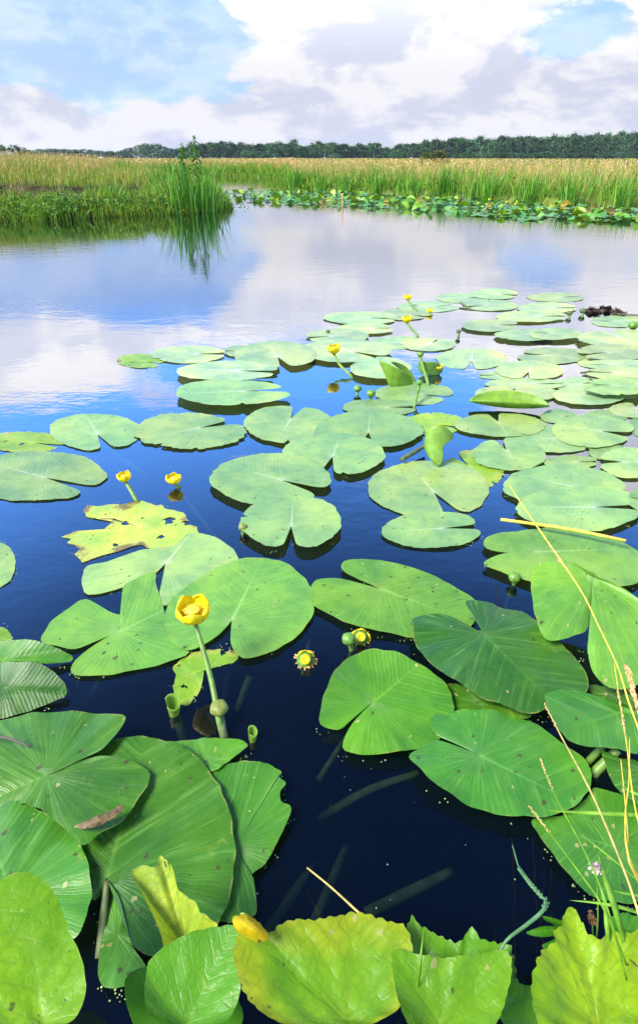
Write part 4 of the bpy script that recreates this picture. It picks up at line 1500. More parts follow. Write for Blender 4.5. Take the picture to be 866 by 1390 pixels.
pad('bright folded leaf end between the dark water and the great leaf', 'C', (560, 62),
    [(430, 20), (500, 8), (580, 5), (650, 8), (672, 20), (660, 35), (620, 65), (580, 96), (530, 76), (470, 45)], False, (.95, 1.05, .75), 0, z=.018, zr=.02)
pad('torn edged leaf below the bright folded end, by the open dark water', 'C', (640, 300),
    [(685, 372), (722, 340), (762, 270), (786, 220), (788, 192), (766, 178), (760, 152), (777, 126), (756, 106), (764, 95), (740, 76), (690, 65), (622, 72), (580, 96), (540, 160), (540, 280), (560, 400),
     (580, 495), (615, 506), (662, 500), (694, 480), (695, 430), (688, 384)], True, (.62, .72, .6), .0, z=.016, rings=12, n=120, ragged=.006)
pad('shaded bright underside strip in the slit of the great leaf', 'C', (320, 540),
    [(290, 420), (310, 430), (335, 490), (362, 570), (400, 640), (330, 680), (270, 660), (278, 540)], False, (1.0, 1.1, .8), .05, z=.02)
pad('great leaf with a slit towards us and a small hole', 'C', (290, 383),
    [(300, 402), (325, 440), (342, 500), (362, 570), (410, 602), (470, 590), (560, 546), (600, 496), (626, 420), (638, 340), (635, 260), (616, 180), (580, 104), (530, 50), (470, 20),
     (400, 8), (345, 10), (290, 28), (235, 80), (195, 180), (188, 290), (205, 390), (240, 440), (262, 436), (280, 412)], True, (.66, .74, .5), .1, z=.032, zr=.03, rings=14, n=130, wav=.009)
pad('leaf with wrinkles lying along the left edge under the dry brown leaf', 'C', (30, 430),
    [(-60, 200), (0, 182), (70, 186), (150, 222), (202, 266), (236, 330), (249, 392), (246, 452), (215, 537), (150, 575), (40, 600), (-90, 570), (-150, 450), (-120, 300)],
    False, (.66, .84, .82), .1, z=.042, zr=.042, rings=12, n=110, wav=.008)
pad('large veined leaf carrying the dry brown leaf, its slit to the upper right', 'C', (126, 106),
    [(150, 94), (230, 64), (276, 42), (312, 5), (341, -35), (335, -52), (280, -62), (200, -70), (120, -68), (50, -60), (-20, -40), (-90, 20), (-120, 100), (-95, 160), (-20, 186), (60, 182), (105, 198),
     (152, 230), (190, 265), (230, 301), (290, 256), (340, 216), (385, 150), (406, 100), (400, 82), (350, 62), (282, 57), (220, 73), (160, 98)],
    True, (.74, .76, .6), .08, z=.055, zr=.052, rings=14, n=130, wav=.008)
NPADS_TOTAL = NPAD[0]


# ------------------------------------------------------------------ folded leaves standing above the water
def folded_leaf(name, label, axis_px, yd_z, width, fold, mat, tint=(1, 1, 1)):
    """a leaf rolled into a trough along an axis of pixels on the water"""
    a = G(*axis_px[0], yd_z)
    b = G(*axis_px[1], yd_z)
    ax = b - a
    L = np.linalg.norm(ax)
    ax /= L
    side = np.array([-ax[1], ax[0], 0])
    V, Fc = [], []
    n, m_ = 26, 15
    for i in range(n):
        t_ = i / (n - 1)
        wv = width * (math.sin(math.pi * min(1, t_ * .98 + .01)) ** .55)
        for j in range(m_):
            q = -1 + 2 * j / (m_ - 1)
            ang = q * fold
            rad = wv / max(fold, .3)
            lift = .012 * (2 * t_ - 1) ** 2
            V.append(a + ax * L * t_ + side * rad * math.sin(ang) + np.array([0, 0, rad * (1 - math.cos(ang)) + lift]) - a)
    for i in range(n - 1):
        for j in range(m_ - 1):
            k = i * m_ + j
            Fc.append((k, k + 1, k + m_ + 1, k + m_))
    o = link(name, mesh(name, V, Fc), mat, loc=a)
    md = o.modifiers.new('thickness', 'SOLIDIFY')
    md.thickness = .0015
    return tag(o, label, 'lily leaf', 'folded leaves standing out of the water')


folded_leaf('folded_lily_leaf', 'bright green canoe shaped leaf rolled up on the water', ((637, 549), (744, 556)), .012, .085, 1.25, 'underside')


def upright(name, label, pts_px, base_px, bulge, mat, mat_back=None, decay=.1, tint=(1.3, 1.25, .8), cat='lily leaf', group='folded leaves standing out of the water', lean=.0, curl=0):
    """a standing blade traced in the photo, in an upright plane at its own distance, cupped for depth"""
    yd = G(*base_px)[1]
    P = spline([U(*p, yd) for p in pts_px], 46, True)
    c = P.mean(0)
    V = [c + np.array([0, -bulge, 0])]
    rings = 6
    w_ = np.ptp(P[:, 0]) / 2
    for r_ in range(1, rings + 1):
        tt = r_ / rings
        for p in P:
            q = c + (p - c) * tt
            dxn = (q[0] - c[0]) / (w_ + 1e-6)
            q = q + np.array([0, -bulge * (1 - dxn * dxn) + lean * (q[2] - c[2]), 0])
            V.append(q)
    n = len(P)
    Fc = []
    for i in range(n):
        j = (i + 1) % n
        Fc.append((0, 1 + i, 1 + j))
        for r_ in range(rings - 1):
            a0 = 1 + r_ * n
            Fc.append((a0 + i, a0 + n + i, a0 + n + j, a0 + j))
    base = G(*base_px)
    o = link(name, mesh(name, [v - base for v in V], Fc), mat, loc=base)
    o.color = (*tint, decay)
    md = o.modifiers.new('thickness', 'SOLIDIFY')
    md.thickness = .0015
    return tag(o, label, cat, group)


upright('folded_lily_leaf', 'upright folded leaf pointing up left, bright front half', [(515, 489), (530, 493), (552, 505), (560, 520), (557, 522), (540, 522), (528, 521), (521, 505)], (543, 522), .03, 'underside')
upright('folded_lily_leaf', 'darker back half of the upright folded leaf, its right edge', [(530, 491), (548, 497), (560, 508), (564, 518), (562, 523), (555, 522), (548, 508)], (556, 520), -.02, 'stalk_green')  # the shade on this side is put into a darker green
upright('folded_lily_leaf', 'small curled dark leaf behind the tall green bud', [(568, 492), (580, 489), (592, 491), (601, 500), (596, 507), (584, 508), (570, 505)], (584, 508), .02, 'bud_green')
upright('folded_lily_leaf', 'curled up lime leaf rising from the middle of the crowded pads', [(576, 596), (580, 584), (590, 577), (600, 577), (610, 585), (616, 595), (600, 600), (598, 612), (592, 622), (580, 614), (575, 605)], (590, 624), .03, 'underside', lean=.5)


# ------------------------------------------------------------------ flowers, buds and seed heads
def petal_mesh(r, a0, wdt, tall, open_=1.0, seed=0):
    """one cupped sepal around the vertical axis"""
    rr = random.Random(seed)
    V, Fc = [], []
    n, m_ = 9, 9
    for i in range(n):
        t_ = i / (n - 1)
        prof = r * (math.sin(t_ * 1.75) ** .8) * (1 - .25 * max(0, t_ - .75) * (2 - open_) * 2)
        z = tall * (t_ ** 1.5)
        half = wdt * (.35 + .65 * math.sin(min(1, t_ * 1.15) * math.pi * .62)) * (1 if t_ < .8 else math.sqrt(max(.04, 1 - ((t_ - .8) / .205) ** 2)))
        for j in range(m_):
            q = -1 + 2 * j / (m_ - 1)
            a = a0 + q * half
            rad = max(.0006, prof * (1 - .05 * q * q) + r * .03 * math.sin(q * 5 + seed))
            V.append((rad * math.cos(a), rad * math.sin(a), z - tall * .06 * q * q + rr.uniform(-.01, .01) * r))
    for i in range(n - 1):
        for j in range(m_ - 1):
            k = i * m_ + j
            Fc.append((k, k + 1, k + m_ + 1, k + m_))
    return mesh('petal', V, Fc)


def lathe(name, prof, mat, parent, sides=14, loc=(0, 0, 0), ribs=0, rib_d=0.0):
    V, Fc = [], []
    for (r, z) in prof:
        for k in range(sides):
            a = 2 * math.pi * k / sides
            q = r * (1 + (rib_d * math.cos(a * ribs) if ribs else 0))
            V.append((q * math.cos(a), q * math.sin(a), z))
    for i in range(len(prof) - 1):
        for k in range(sides):
            k2 = (k + 1) % sides
            Fc.append((i * sides + k, i * sides + k2, (i + 1) * sides + k2, (i + 1) * sides + k))
    Fc.append(tuple(range(sides))[::-1])
    Fc.append(tuple((len(prof) - 1) * sides + k for k in range(sides)))
    o = link(name, mesh(name, V, Fc), mat, parent)
    o.location = loc
    return o


def at_top(o, loc, tilt):
    o.location = loc
    o.rotation_euler = tilt


def flower(label, top_px, base_px, z_top, r, stalk_r, tall=None, under=-.12, mid=(0, 0), detail=True, tilt=(0, 0, 0), lying=False):
    r *= 1.38
    tall = tall * 1.42 if tall else None
    """yellow water lily: stalk from the water, five cupped sepals, stigma disc and stamens"""
    base = G(*base_px)
    top = G(*top_px, z_top)
    o = empty('water_lily_flower', tuple(base), label, 'flower', 'yellow water lily flowers')
    m_ = (base + top) / 2 + np.array([mid[0], mid[1], 0])
    low = base + np.array([(base[0] - top[0]) * .3, .05, under])
    tube('stalk', [low, base, m_, top], [stalk_r * 1.1, stalk_r * 1.1, stalk_r, stalk_r * .85], 'stalk_green', o, 8, 14)
    tl = tall or r * 1.15
    lt = top - base
    rot = np.random.default_rng(int(top_px[0]))
    a0 = rot.uniform(0, 6.28)
    for k in range(5):
        pm = link('petal', petal_mesh(r * (1 if k % 2 else 1.04), a0 + k * 2 * math.pi / 5, .72, tl * (1 if k % 2 == 0 else .93), seed=k + int(top_px[0])), 'petal_yellow', o)
        pm.location = tuple(lt)
        pm.rotation_euler = tilt
        if detail:
            md = pm.modifiers.new('thickness', 'SOLIDIFY')
            md.thickness = r * .06
    if detail:
        c = lathe('stigma', [(r * .2, 0), (r * .36, tl * .25), (r * .26, tl * .5), (r * .42, tl * .62), (r * .40, tl * .68), (r * .1, tl * .66)], 'stigma_yellow', o)
        c.location = tuple(lt)
        c.rotation_euler = tilt
        V, Fc = [], []
        for k in range(34):
            a = rot.uniform(0, 6.28)
            rr_ = r * rot.uniform(.45, .75)
            p0 = np.array([rr_ * .5 * math.cos(a), rr_ * .5 * math.sin(a), tl * .15])
            p1 = np.array([rr_ * math.cos(a), rr_ * math.sin(a), tl * rot.uniform(.4, .6)])
            v2, f2 = tube_data([p0, p1], [r * .05, r * .04], 5, True, len(V))
            V += v2
            Fc += f2
        s_ = link('stamens', mesh('stamens', V, Fc), 'stamen', o)
        s_.location = tuple(lt)
        s_.rotation_euler = tilt
    return o


flower('tallest open yellow flower on a thick upright stalk in the foreground', (264, 842), (304, 1002), .128, .0245, .0052, .030, mid=(.004, 0))
flower('small yellow flower on a leaning stalk behind the rotting pad, left of two', (170, 653), (188, 682), .04, .016, .0062, .020, under=-.05)
flower('yellow flower resting on the water with its stalk trailing below, right of two', (237, 656), (244, 662), .014, .018, .006, .020, under=-.02)
flower('farthest yellow flower standing over the pale pads', (553, 407), (566, 424), .045, .021, .0075, .024)
flower('second farthest yellow flower with a bent stalk, reflected in the water', (552, 438), (567, 458), .05, .022, .0075, .028)
flower('leaning yellow flower with a mirrored stalk in the blue water', (453, 480), (478, 513), .075, .023, .007, .032, mid=(-.012, 0))
flower('low yellow flower beside the tall green bud', (593, 503), (595, 508), .016, .019, .007, .022)
flower('tiny yellow flower on the edge of a far pad', (583, 424), (584, 426), .01, .015, .006, .018, detail=False)


def bud(label, top_px, base_px, z_top, r, stalk_r, mat='bud_green', squash=.85, name='flower_bud', stub=False, cat='flower bud', stalk_mat='stalk_green', group='green buds among the pads'):
    base = G(*base_px)
    top = G(*top_px, z_top)
    o = empty(name, tuple(base), label, cat, group)
    low = base + np.array([(base[0] - top[0]) * .4, .03, -.12])
    tube('stalk', [low, base, (base + top) / 2, top], [stalk_r] * 4, stalk_mat, o, 8, 10)
    lt = top - base
    pr = [(r * math.sin(a) * (1 - .06 * math.cos(a)), r * squash * (1 - math.cos(a)) - r * .2) for a in np.linspace(.3, 3.0, 9)]
    h_ = lathe('head', pr, mat, o, 15, tuple(lt), 5, .06)
    cpz = r * squash * 1.78
    cap = lathe('cap', [(r * .30, 0), (r * .34, r * .10), (r * .12, r * .14)], 'stigma_yellow', o, 10, tuple(lt + np.array([0, 0, cpz - r * .2])))
    return o


bud('round seed head on a short thick stalk beside the tallest flower', (298, 966), (306, 1004), .03, .0165, .0065, 'olive_head', .75, 'seed_head', cat='seed head', stalk_mat='stalk_dull')
bud('tall round green bud on a long stalk behind the notched pad', (570, 484), (581, 524), .085, .0155, .0075)
bud('shorter green bud on a curved stalk standing on the flat oval pad', (569, 522), (562, 553), .065, .014, .0065)
bud('closed green bud in dark water just left of the upright pale leaf', (697, 788), (697, 793), .012, .0145, .005)
bud('brown green bud floating at the left tip of the fan ribbed pad', (330, 719), (330, 725), .012, .0125, .005, 'olive_head')
bud('small dark bud with its mirror image in far water', (622, 452), (622, 457), .02, .014, .007, 'stalk_dull')
bud('knobbly bud afloat left of the far dark clump', (772, 428), (772, 431), .012, .018, .008, 'stalk_dull')
bud('brown knobbly bud floating nearest the far dark clump', (790, 425), (790, 428), .012, .020, .008, 'stalk_dull')
bud('green bud floating before the notched pad, left of a pair', (485, 531), (485, 536), .014, .0175, .006)
bud('yellow green bud floating before the notched pad, right of a pair', (503, 538), (503, 542), .014, .0195, .006)
bud('yellowish bud lying at the right edge near the far clump', (858, 446), (858, 450), .015, .028, .01)
bud('green bud next to the withered flower with the yellow ring', (473, 872), (477, 882), .022, .0145, .0055)
bud('small reddish green seed pod peeping out by the far pads', (445, 452), (445, 455), .010, .012, .005, 'stalk_dull')


def seed_flower(label, px, py, r, petals):
    """a faded flower afloat: swollen green ovary with a yellow disc, curled yellow sepals and a withered collar"""
    g = G(px, py)
    o = empty('faded_flower', tuple(g), label, 'flower', 'faded flowers floating by the bright leaf')
    pr = [(r * .5, -.005), (r * .95, .003), (r, .008), (r * .8, .016), (r * .5, .021), (r * .42, .022)]
    t_ = (math.radians(38), 0, 0)
    for nm, prof, mt, z in [('ovary', pr, 'bud_green', 0), ('disc', [(r * .2, .021), (r * .5, .022), (r * .55, .026), (r * .35, .027), (r * .3, .0245), (r * .05, .024)], 'petal_yellow', 0)]:
        q = lathe(nm, prof, mt, o, 18)
        q.rotation_euler = t_
    rr = np.random.default_rng(int(px))
    for k, a in enumerate(petals):
        pm = link('petal', petal_mesh(r * 1.25, a, .55, r * 1.1, seed=k), 'petal_yellow', o)
        pm.rotation_euler = t_
        pm.location = (0, 0, -.002)
        md = pm.modifiers.new('thickness', 'SOLIDIFY')
        md.thickness = .001
    V, Fc = [], []
    for k in range(26):
        a = rr.uniform(0, 6.28)
        p0 = np.array([r * .7 * math.cos(a), r * .7 * math.sin(a), .003])
        p1 = np.array([r * 1.35 * math.cos(a), r * 1.3 * math.sin(a), rr.uniform(-.003, .008)])
        p2 = p1 + np.array([rr.normal(0, .002), rr.normal(0, .002), -.003])
        v2, f2 = tube_data([p0, p1, p2], [.0012, .0014, .0006], 5, True, len(V))
        V += v2
        Fc += f2
    link('withered_stamens', mesh('withered_stamens', V, Fc), 'seed_spike', o)
    low = g + np.array([-.02, .12, -.2])
    tube('stalk', [low, g + np.array([0, .02, -.03]), g], [.005, .005, .005], 'stalk_green', o, 8, 8)


seed_flower('faded flower with green centre and brown collar floating in dark water, left of two', 415, 897, .018, [2.0, 1.0])
seed_flower('withered flower with yellow ring and hood of yellow sepals, right of two', 489, 867, .0175, [.2, 1.4, 2.5])


# ------------------------------------------------------------------ cut stalks, rolled shoots
def rolled(label, px, base, top_z, r, lean, name='rolled_shoot'):
    """a new leaf still rolled into an open tube"""
    g = G(*base)
    V, Fc = [], []
    n, m_ = 9, 18
    for i in range(n):
        t_ = i / (n - 1)
        for j in range(m_):
            a = -2.3 + 5.2 * j / (m_ - 1)
            rr_ = r * (.55 + .5 * t_) * (1 + .12 * j / m_)
            zt = top_z * (1 + .25 * math.cos(a - 2.2))
            V.append((rr_ * math.cos(a) + lean[0] * t_, rr_ * math.sin(a) + lean[1] * t_, -.02 + (zt + .02) * t_))
    for i in range(n - 1):
        for j in range(m_ - 1):
            k = i * m_ + j
            Fc.append((k, k + 1, k + m_ + 1, k + m_))
    o = link(name, mesh(name, V, Fc), 'underside', loc=g)
    md = o.modifiers.new('thickness', 'SOLIDIFY')
    md.thickness = .0016
    return tag(o, label, 'leaf shoot', 'rolled leaf shoots')


rolled('rolled green leaf shoot like an open cup, left of the tallest flower stalk', None, (236, 968), .030, .0125, (.002, 0))
rolled('small rolled green shoot standing right of the round seed head', None, (341, 1006), .022, .0075, (.004, .004))


# ------------------------------------------------------------------ things under and on the water
def under(label, a, b, za, zb, r, mat='stalk_green', name='submerged_stalk', bend=(0, 0, 0)):
    p0, p1 = G(*a, za), G(*b, zb)
    m_ = (p0 + p1) / 2 + np.array(bend)
    o = tube(name, [p0, m_, p1], [r, r, r * .8], mat, None, 8, 12, loc=p0)
    tag(o, label, 'stalk', 'stalks showing through the water')


simple('sunk_stem', (0.13, 0.20, 0.06), 0.8, 0.3, 30)
under('sunken stalk below the heart shaped pad, running down to the rolled shoot', (312, 890), (300, 985), -.03, -.09, .006, 'sunk_stem')
under('thick sunken stalk end left of the faded flower', (340, 918), (322, 965), -.03, -.09, .0085, 'sunk_stem')
under('sunken stalk hanging from the left faded flower to the large pad', (428, 830), (416, 890), -.05, -.02, .006, 'sunk_stem')
under('pair of sunken stems under the split pad, left one', (112, 915), (95, 965), -.02, -.08, .006, 'sunk_stem')
under('pair of sunken stems under the split pad, right one', (138, 918), (112, 968), -.02, -.08, .006, 'sunk_stem')
under('broad sunken stem falling from the rolled green cup', (240, 975), (252, 1010), -.02, -.05, .009, 'sunk_stem')
under('olive blade sunk in the dark water beside the crinkled leaf', (497, 1240), (612, 1183), -.012, -.035, .008, 'sunk_stem', 'sunken_blade')
under('thick green stem sinking from the yellow lobed leaf', (365, 1262), (425, 1175), -.02, -.08, .008, 'sunk_stem')
under('second green stem sinking right of the thick one', (428, 1250), (470, 1150), -.03, -.1, .008, 'sunk_stem')
under('long curved sunken stem reaching the dark oval leaf', (432, 1112), (568, 1049), -.09, -.03, .007, 'sunk_stem', bend=(0, .01, 0))
under('faint sunken stem above the long curved one', (432, 1060), (470, 1000), -.1, -.06, .006, 'sunk_stem')
under('stem of the right small flower trailing under the surface', (243, 664), (290, 726), -.006, -.07, .006, 'sunk_stem')
under('sunken stem from the big left pad towards the rotting one', (88, 670), (140, 697), -.03, -.06, .007, 'sunk_stem')
under('sunken stem from the fan shaped left pad into blue water', (143, 606), (205, 650), -.03, -.08, .007, 'sunk_stem')
under('sunken stem under the fan ribbed pad', (388, 735), (380, 762), -.03, -.06, .006, 'sunk_stem')
under('first green stalk in the gap beneath the dark corner leaf', (797, 1035), (820, 1010), -.0, .04, .006, 'stalk_green')
under('second green stalk in the gap beneath the dark corner leaf', (803, 1052), (838, 1018), -.0, .04, .008, 'stalk_green')
under('brown leaf stalk rising in the slit of the great leaf', (136, 1300), (146, 1196), .008, .03, .006, 'stalk_dull', 'leaf_stalk')
under('dark stick poking out left of the small far pad', (625, 411), (640, 421), .02, .0, .008, 'stalk_dull', 'stick')
under('grey bit of stalk lying before the curled lime leaf', (545, 624), (577, 605), .02, .025, .008, 'stalk_dull', 'stick')

o = tube('floating_reed', [G(679, 705, .035), G(770, 718, .04), G(849, 734, .045)], [.0042, .0048, .0040], 'straw_yellow', None, 8, 12)
tag(o, 'yellow dry reed lying across the wrinkled pads at right', 'reed')
o = tube('dry_straw', [G(417, 1178, .03), G(450, 1205, .07), G(488, 1240, .13)], [.0012, .0013, .0014], 'straw', None, 6, 8)
tag(o, 'thin grey straw slanting over the dark water by the crinkled leaf', 'straw')
o = tube('twig', [G(-20, 997, .075), G(15, 1003, .078), G(42, 1014, .075)], [.0022, .0024, .0015], 'bark', None, 7, 10)
tag(o, 'short dark twig on the large veined leaf at the left edge', 'twig')
pts = [G(*px_of('C', q), .068) for q in [(206, 243), (225, 230), (262, 217), (300, 200), (330, 185), (336, 192), (322, 214), (292, 232), (255, 247), (225, 250)]]
me = blade_mesh(G(*px_of('C', (270, 224)), .075), pts, False, wav=.002, rings=5, n=40, seed=99, ragged=.02)
o = link('dry_leaf', me, 'dead_leaf', loc=G(*px_of('C', (270, 224)), .075))
tag(o, 'narrow dry brown leaf lying on the large veined leaf', 'dead leaf')
# rotten clump far right
for i, (px, py, sx_, lb) in enumerate([(804, 421, .028, 'dark rotten stalk lump at the left end of the far clump'), (822, 419, .03, 'dark rotten lump in the middle of the far clump with green buds'),
                                        (838, 424, .022, 'small dark lump at the right end of the far clump')]):
    g = G(px, py + 3)
    q = NR.normal(0, 1, (90, 3)) * np.array([sx_ * .8, .024, .012])
    q[:, 2] = np.abs(q[:, 2])
    q[:, :2] *= .8
    o = link('rotten_clump', leaf_cloud_mesh('rotten_clump', q, .026, 1.3), ['rot_dark'], loc=g)
    tag(o, lb, 'plant debris', 'rotten plant debris at the far right')
o = tube('floating_stick', [G(834, 426, .01), G(860, 427.5, .014), G(900, 429, .01)], [.006, .005, .004], 'bark', None, 7, 8)
tag(o, 'thin dark stick floating right of the far rotten clump', 'stick')

# duckweed crumbs on the rims and specks adrift
V, Fc = [], []
for rim in RIMS:
    if rim[:, 1].min() > 3.2:
        continue
    rr = random.Random(int(abs(rim[0][0] * 1e4)))
    for k in range(int(18 if rim[:, 1].mean() < 1.6 else 9)):
        i = rr.randrange(len(rim) - 1)
        f = rr.random()
        p = rim[i] * (1 - f) + rim[i + 1] * f
        c = rim.mean(0)
        out_ = (p - c)
        out_[2] = 0
        out_ /= np.linalg.norm(out_) + 1e-9
        for q in range(rr.choice([1, 1, 2, 3, 4])):
            g = p + out_ * rr.uniform(.000, .006) + np.array([rr.gauss(0, .004), rr.gauss(0, .004), 0])
            g[2] = .0025
            s_ = rr.uniform(.0006, .0015)
            k0 = len(V)
            for a in range(5):
                V.append((g[0] + s_ * math.cos(a * 1.257), g[1] + s_ * math.sin(a * 1.257), g[2] + rr.uniform(0, .001)))
            Fc.append(tuple(range(k0, k0 + 5)))
for _ in range(18):
    g = G(R.uniform(350, 740), R.uniform(880, 1240))
    s_ = R.uniform(.0004, .0009)
    k0 = len(V)
    for a in range(5):
        V.append((g[0] + s_ * math.cos(a * 1.257), g[1] + s_ * 1.6 * math.sin(a * 1.257), .002))
    Fc.append(tuple(range(k0, k0 + 5)))
tag(link('duckweed', mesh('duckweed', V, Fc, False), 'duckweed'), kind='stuff')


# ================================================================== PLANTS OF THE NEAR BANK
def herb(label, view, hub, outline, z, zr, tint, decay=0.0, teeth=.0, tn=26, name='bank_leaf', notch=False, n=110, pucker=.0010, stem_to=None, axis=None, dome=.03, vein_n=7, crease=.03, group='leaves of the bank plants', ragged=0):
    hp = px_of(view, hub)
    h3 = G(*hp, z)
    pts = [G(*px_of(view, q), (q[2] if len(q) > 2 else zr)) for q in outline]
    NPAD[0] += 1
    ax = None
    if axis is not None:
        a2 = G(*px_of(view, axis), zr)
        ax = (a2 - h3)[:2]
    o = empty('bank_plant', tuple(h3), label, 'plant', group)
    me = blade_mesh(h3, pts, notch, axis=ax, teeth=teeth, teeth_n=tn, n=n, rings=12, wav=.004, crease=crease, dome=dome, seed=NPAD[0], pucker=pucker, vein_n=vein_n, skirt=.0012, ragged=ragged)
    b = link('leaf', me, 'herb_leaf', o)
    b.color = (*tint, decay)
    st = np.array(stem_to) if stem_to is not None else np.array([h3[0] * .8, .10, .05])
    tube('stem', [h3 - np.array([0, 0, .003]), (h3 + st) / 2 + np.array([0, -.02, .01]), st], [.0016, .002, .0024], 'stalk_green', o, 7, 10)
    return o


herb('smooth oval yellow green leaf in the lower left corner', 'C', (112, 785),
     [(-30, 420), (0, 396), (40, 375), (70, 370), (100, 378), (140, 410), (165, 460), (190, 530), (222, 600), (235, 690), (200, 770), (100, 800), (0, 790), (-60, 700), (-70, 540)],
     .17, .18, (.95, 1.05, .8), 0, axis=(78, 370), pucker=.0006)
herb('pale yellow torn leaf with brown veins left of the bottom middle', 'C', (505, 578),
     [(360, 376), (382, 352), (420, 356), (436, 328), (452, 335), (470, 360), (480, 400), (490, 422), (530, 446), (548, 482), (592, 513), (560, 540), (520, 590), (450, 590), (438, 540), (408, 470), (378, 410)],
     .10, .14, (2.0, 1.4, 4.0), .2, axis=(420, 340), n=130, vein_n=5, ragged=.012)
herb('wide plain green leaf low in the bottom middle', 'C', (500, 790),
     [(400, 620), (440, 575), (480, 550), (540, 526), (600, 515), (634, 515), (648, 545), (655, 620), (650, 700), (600, 780), (480, 800), (400, 740)], .13, .15, (.5, .85, 1.2), 0, axis=(640, 515), pucker=.0006)
herb('crinkled lobed leaf, yellow at its left end with an orange curled tip', 'P', (470, 1388),
     [(318, 1300), (322, 1275), (316, 1250), (324, 1241), (338, 1244), (350, 1258), (364, 1268), (385, 1256), (405, 1250), (430, 1249), (455, 1244), (480, 1236), (500, 1240), (525, 1250), (548, 1258), (556, 1275), (560, 1320),
      (540, 1370), (480, 1395), (400, 1395), (340, 1360)], .14, .16, (.8, .95, .9), .29, teeth=.035, tn=44, axis=(480, 1236), n=160, pucker=.0016)
herb('dark green toothed leaf right of the crinkled one', 'P', (610, 1388),
     [(540, 1310), (550, 1265), (560, 1244), (566, 1252), (585, 1263), (610, 1275), (625, 1278), (634, 1265), (642, 1262), (650, 1275), (670, 1282), (688, 1285), (694, 1300), (700, 1350), (660, 1390), (570, 1395)],
     .12, .14, (.55, .85, .9), 0, teeth=.05, tn=40, axis=(570, 1250), n=140, pucker=.002)
herb('yellowish toothed leaf tip under the dark green toothed one', 'P', (600, 1400),
     [(532, 1298), (550, 1290), (570, 1296), (600, 1300), (640, 1298), (676, 1292), (692, 1300), (690, 1340), (660, 1400), (560, 1400)], .15, .17, (.75, .92, .8), .1, teeth=.03, tn=34, axis=(600, 1298), n=110)
herb('bright maple like toothed leaf in the lower right corner', 'P', (812, 1398),
     [(722, 1330), (735, 1292), (752, 1280), (752, 1262), (762, 1258), (766, 1240), (778, 1229), (790, 1250), (800, 1268), (815, 1275), (830, 1265), (850, 1268), (880, 1270), (910, 1330), (880, 1400), (780, 1410), (730, 1385)],
     .17, .19, (1.25, 1.1, .7), .08, teeth=.045, tn=34, axis=(778, 1229), n=140, pucker=.0022)
tip = [G(*q, .185) for q in [(316, 1252), (322, 1243), (334, 1240), (346, 1246), (356, 1259), (366, 1271), (352, 1279), (336, 1272), (324, 1266)]]
th_ = G(338, 1258, .20)
crk = [q for q in bpy.data.objects if q.get('label', '').startswith('crinkled lobed leaf')][0]
me = blade_mesh(th_, tip, False, wav=.004, rings=6, n=50, seed=71, dome=.12, pucker=.001, skirt=.001)
b = link('curled_tip', me, 'herb_leaf', crk, loc=th_ - np.array(crk.location))
b.color = (4.6, 1.5, .5, .25)
b['label'] = 'orange curled leaf tip'
for (lb, hub, outl, tn_) in [
    ('small dark pointed leaflet left of the maple like leaf, upper', (765, 1262), [(714, 1266), (735, 1258), (760, 1258), (770, 1264), (745, 1271)], (.35, .8, .9)),
    ('small dark pointed leaflet left of the maple like leaf, lower', (770, 1280), [(735, 1284), (750, 1276), (770, 1274), (778, 1282), (755, 1292)], (.35, .8, .9)),
    ('small dark leaflet behind the maple like leaf tip', (765, 1255), [(736, 1244), (752, 1246), (768, 1254), (768, 1262), (748, 1256)], (.35, .8, .9)),
    ('grey green leaf behind the grass base at the right edge', (850, 1262), [(820, 1250), (845, 1240), (870, 1244), (890, 1262), (870, 1280), (835, 1276)], (.35, .8, 1.4)),
    ('dim leaf filling the gap below the smooth oval one', (250, 1380), [(170, 1330), (220, 1312), (280, 1318), (320, 1350), (320, 1400), (200, 1410)], (.5, .85, .9)),
    ('dim leaf filling the gap between the toothed leaves at the bottom', (715, 1385), [(670, 1350), (705, 1335), (740, 1350), (752, 1390), (700, 1410)], (.5, .85, .9)),
]:
    herb(lb, 'P', hub, outl, .07, .08, tn_, 0, n=50, pucker=.0005, vein_n=6)


# grass stalks and blades leaning in from the right
def stalk(label, pts, radii, mat, name='grass_stalk', spike=None, sides=6):
    """pts are (px, py, height)"""
    P = [G(a, b, z) for a, b, z in pts]
    base = P[-1]
    o = empty(name, tuple(base), label, 'grass', 'grass stalks leaning over the pads at right')
    tube('stem', P, [q * .75 for q in radii], mat, o, sides, 26)
    if spike:
        sm = spline(P, 60, False)
        i0, i1, sr = spike
        V, Fc = [], []
        for i in range(int(i0 * 59), int(i1 * 59) + 1):
            for q in range(3):
                c = sm[i] + NR.normal(0, sr * .35, 3)
                d = (sm[max(i - 1, 0)] - sm[min(i + 1, 59)])
                d = d / np.linalg.norm(d) + NR.normal(0, .25, 3)
                v2, f2 = tube_data([c - d * sr * 2 - base, c - base, c + d * sr * 2.4 - base], [sr * .2, sr * .55, sr * .12], 5, True, len(V))
                V += v2
                Fc += f2
        link('seed_spike', mesh('seed_spike', V, Fc), 'seed_spike', o)
    return o


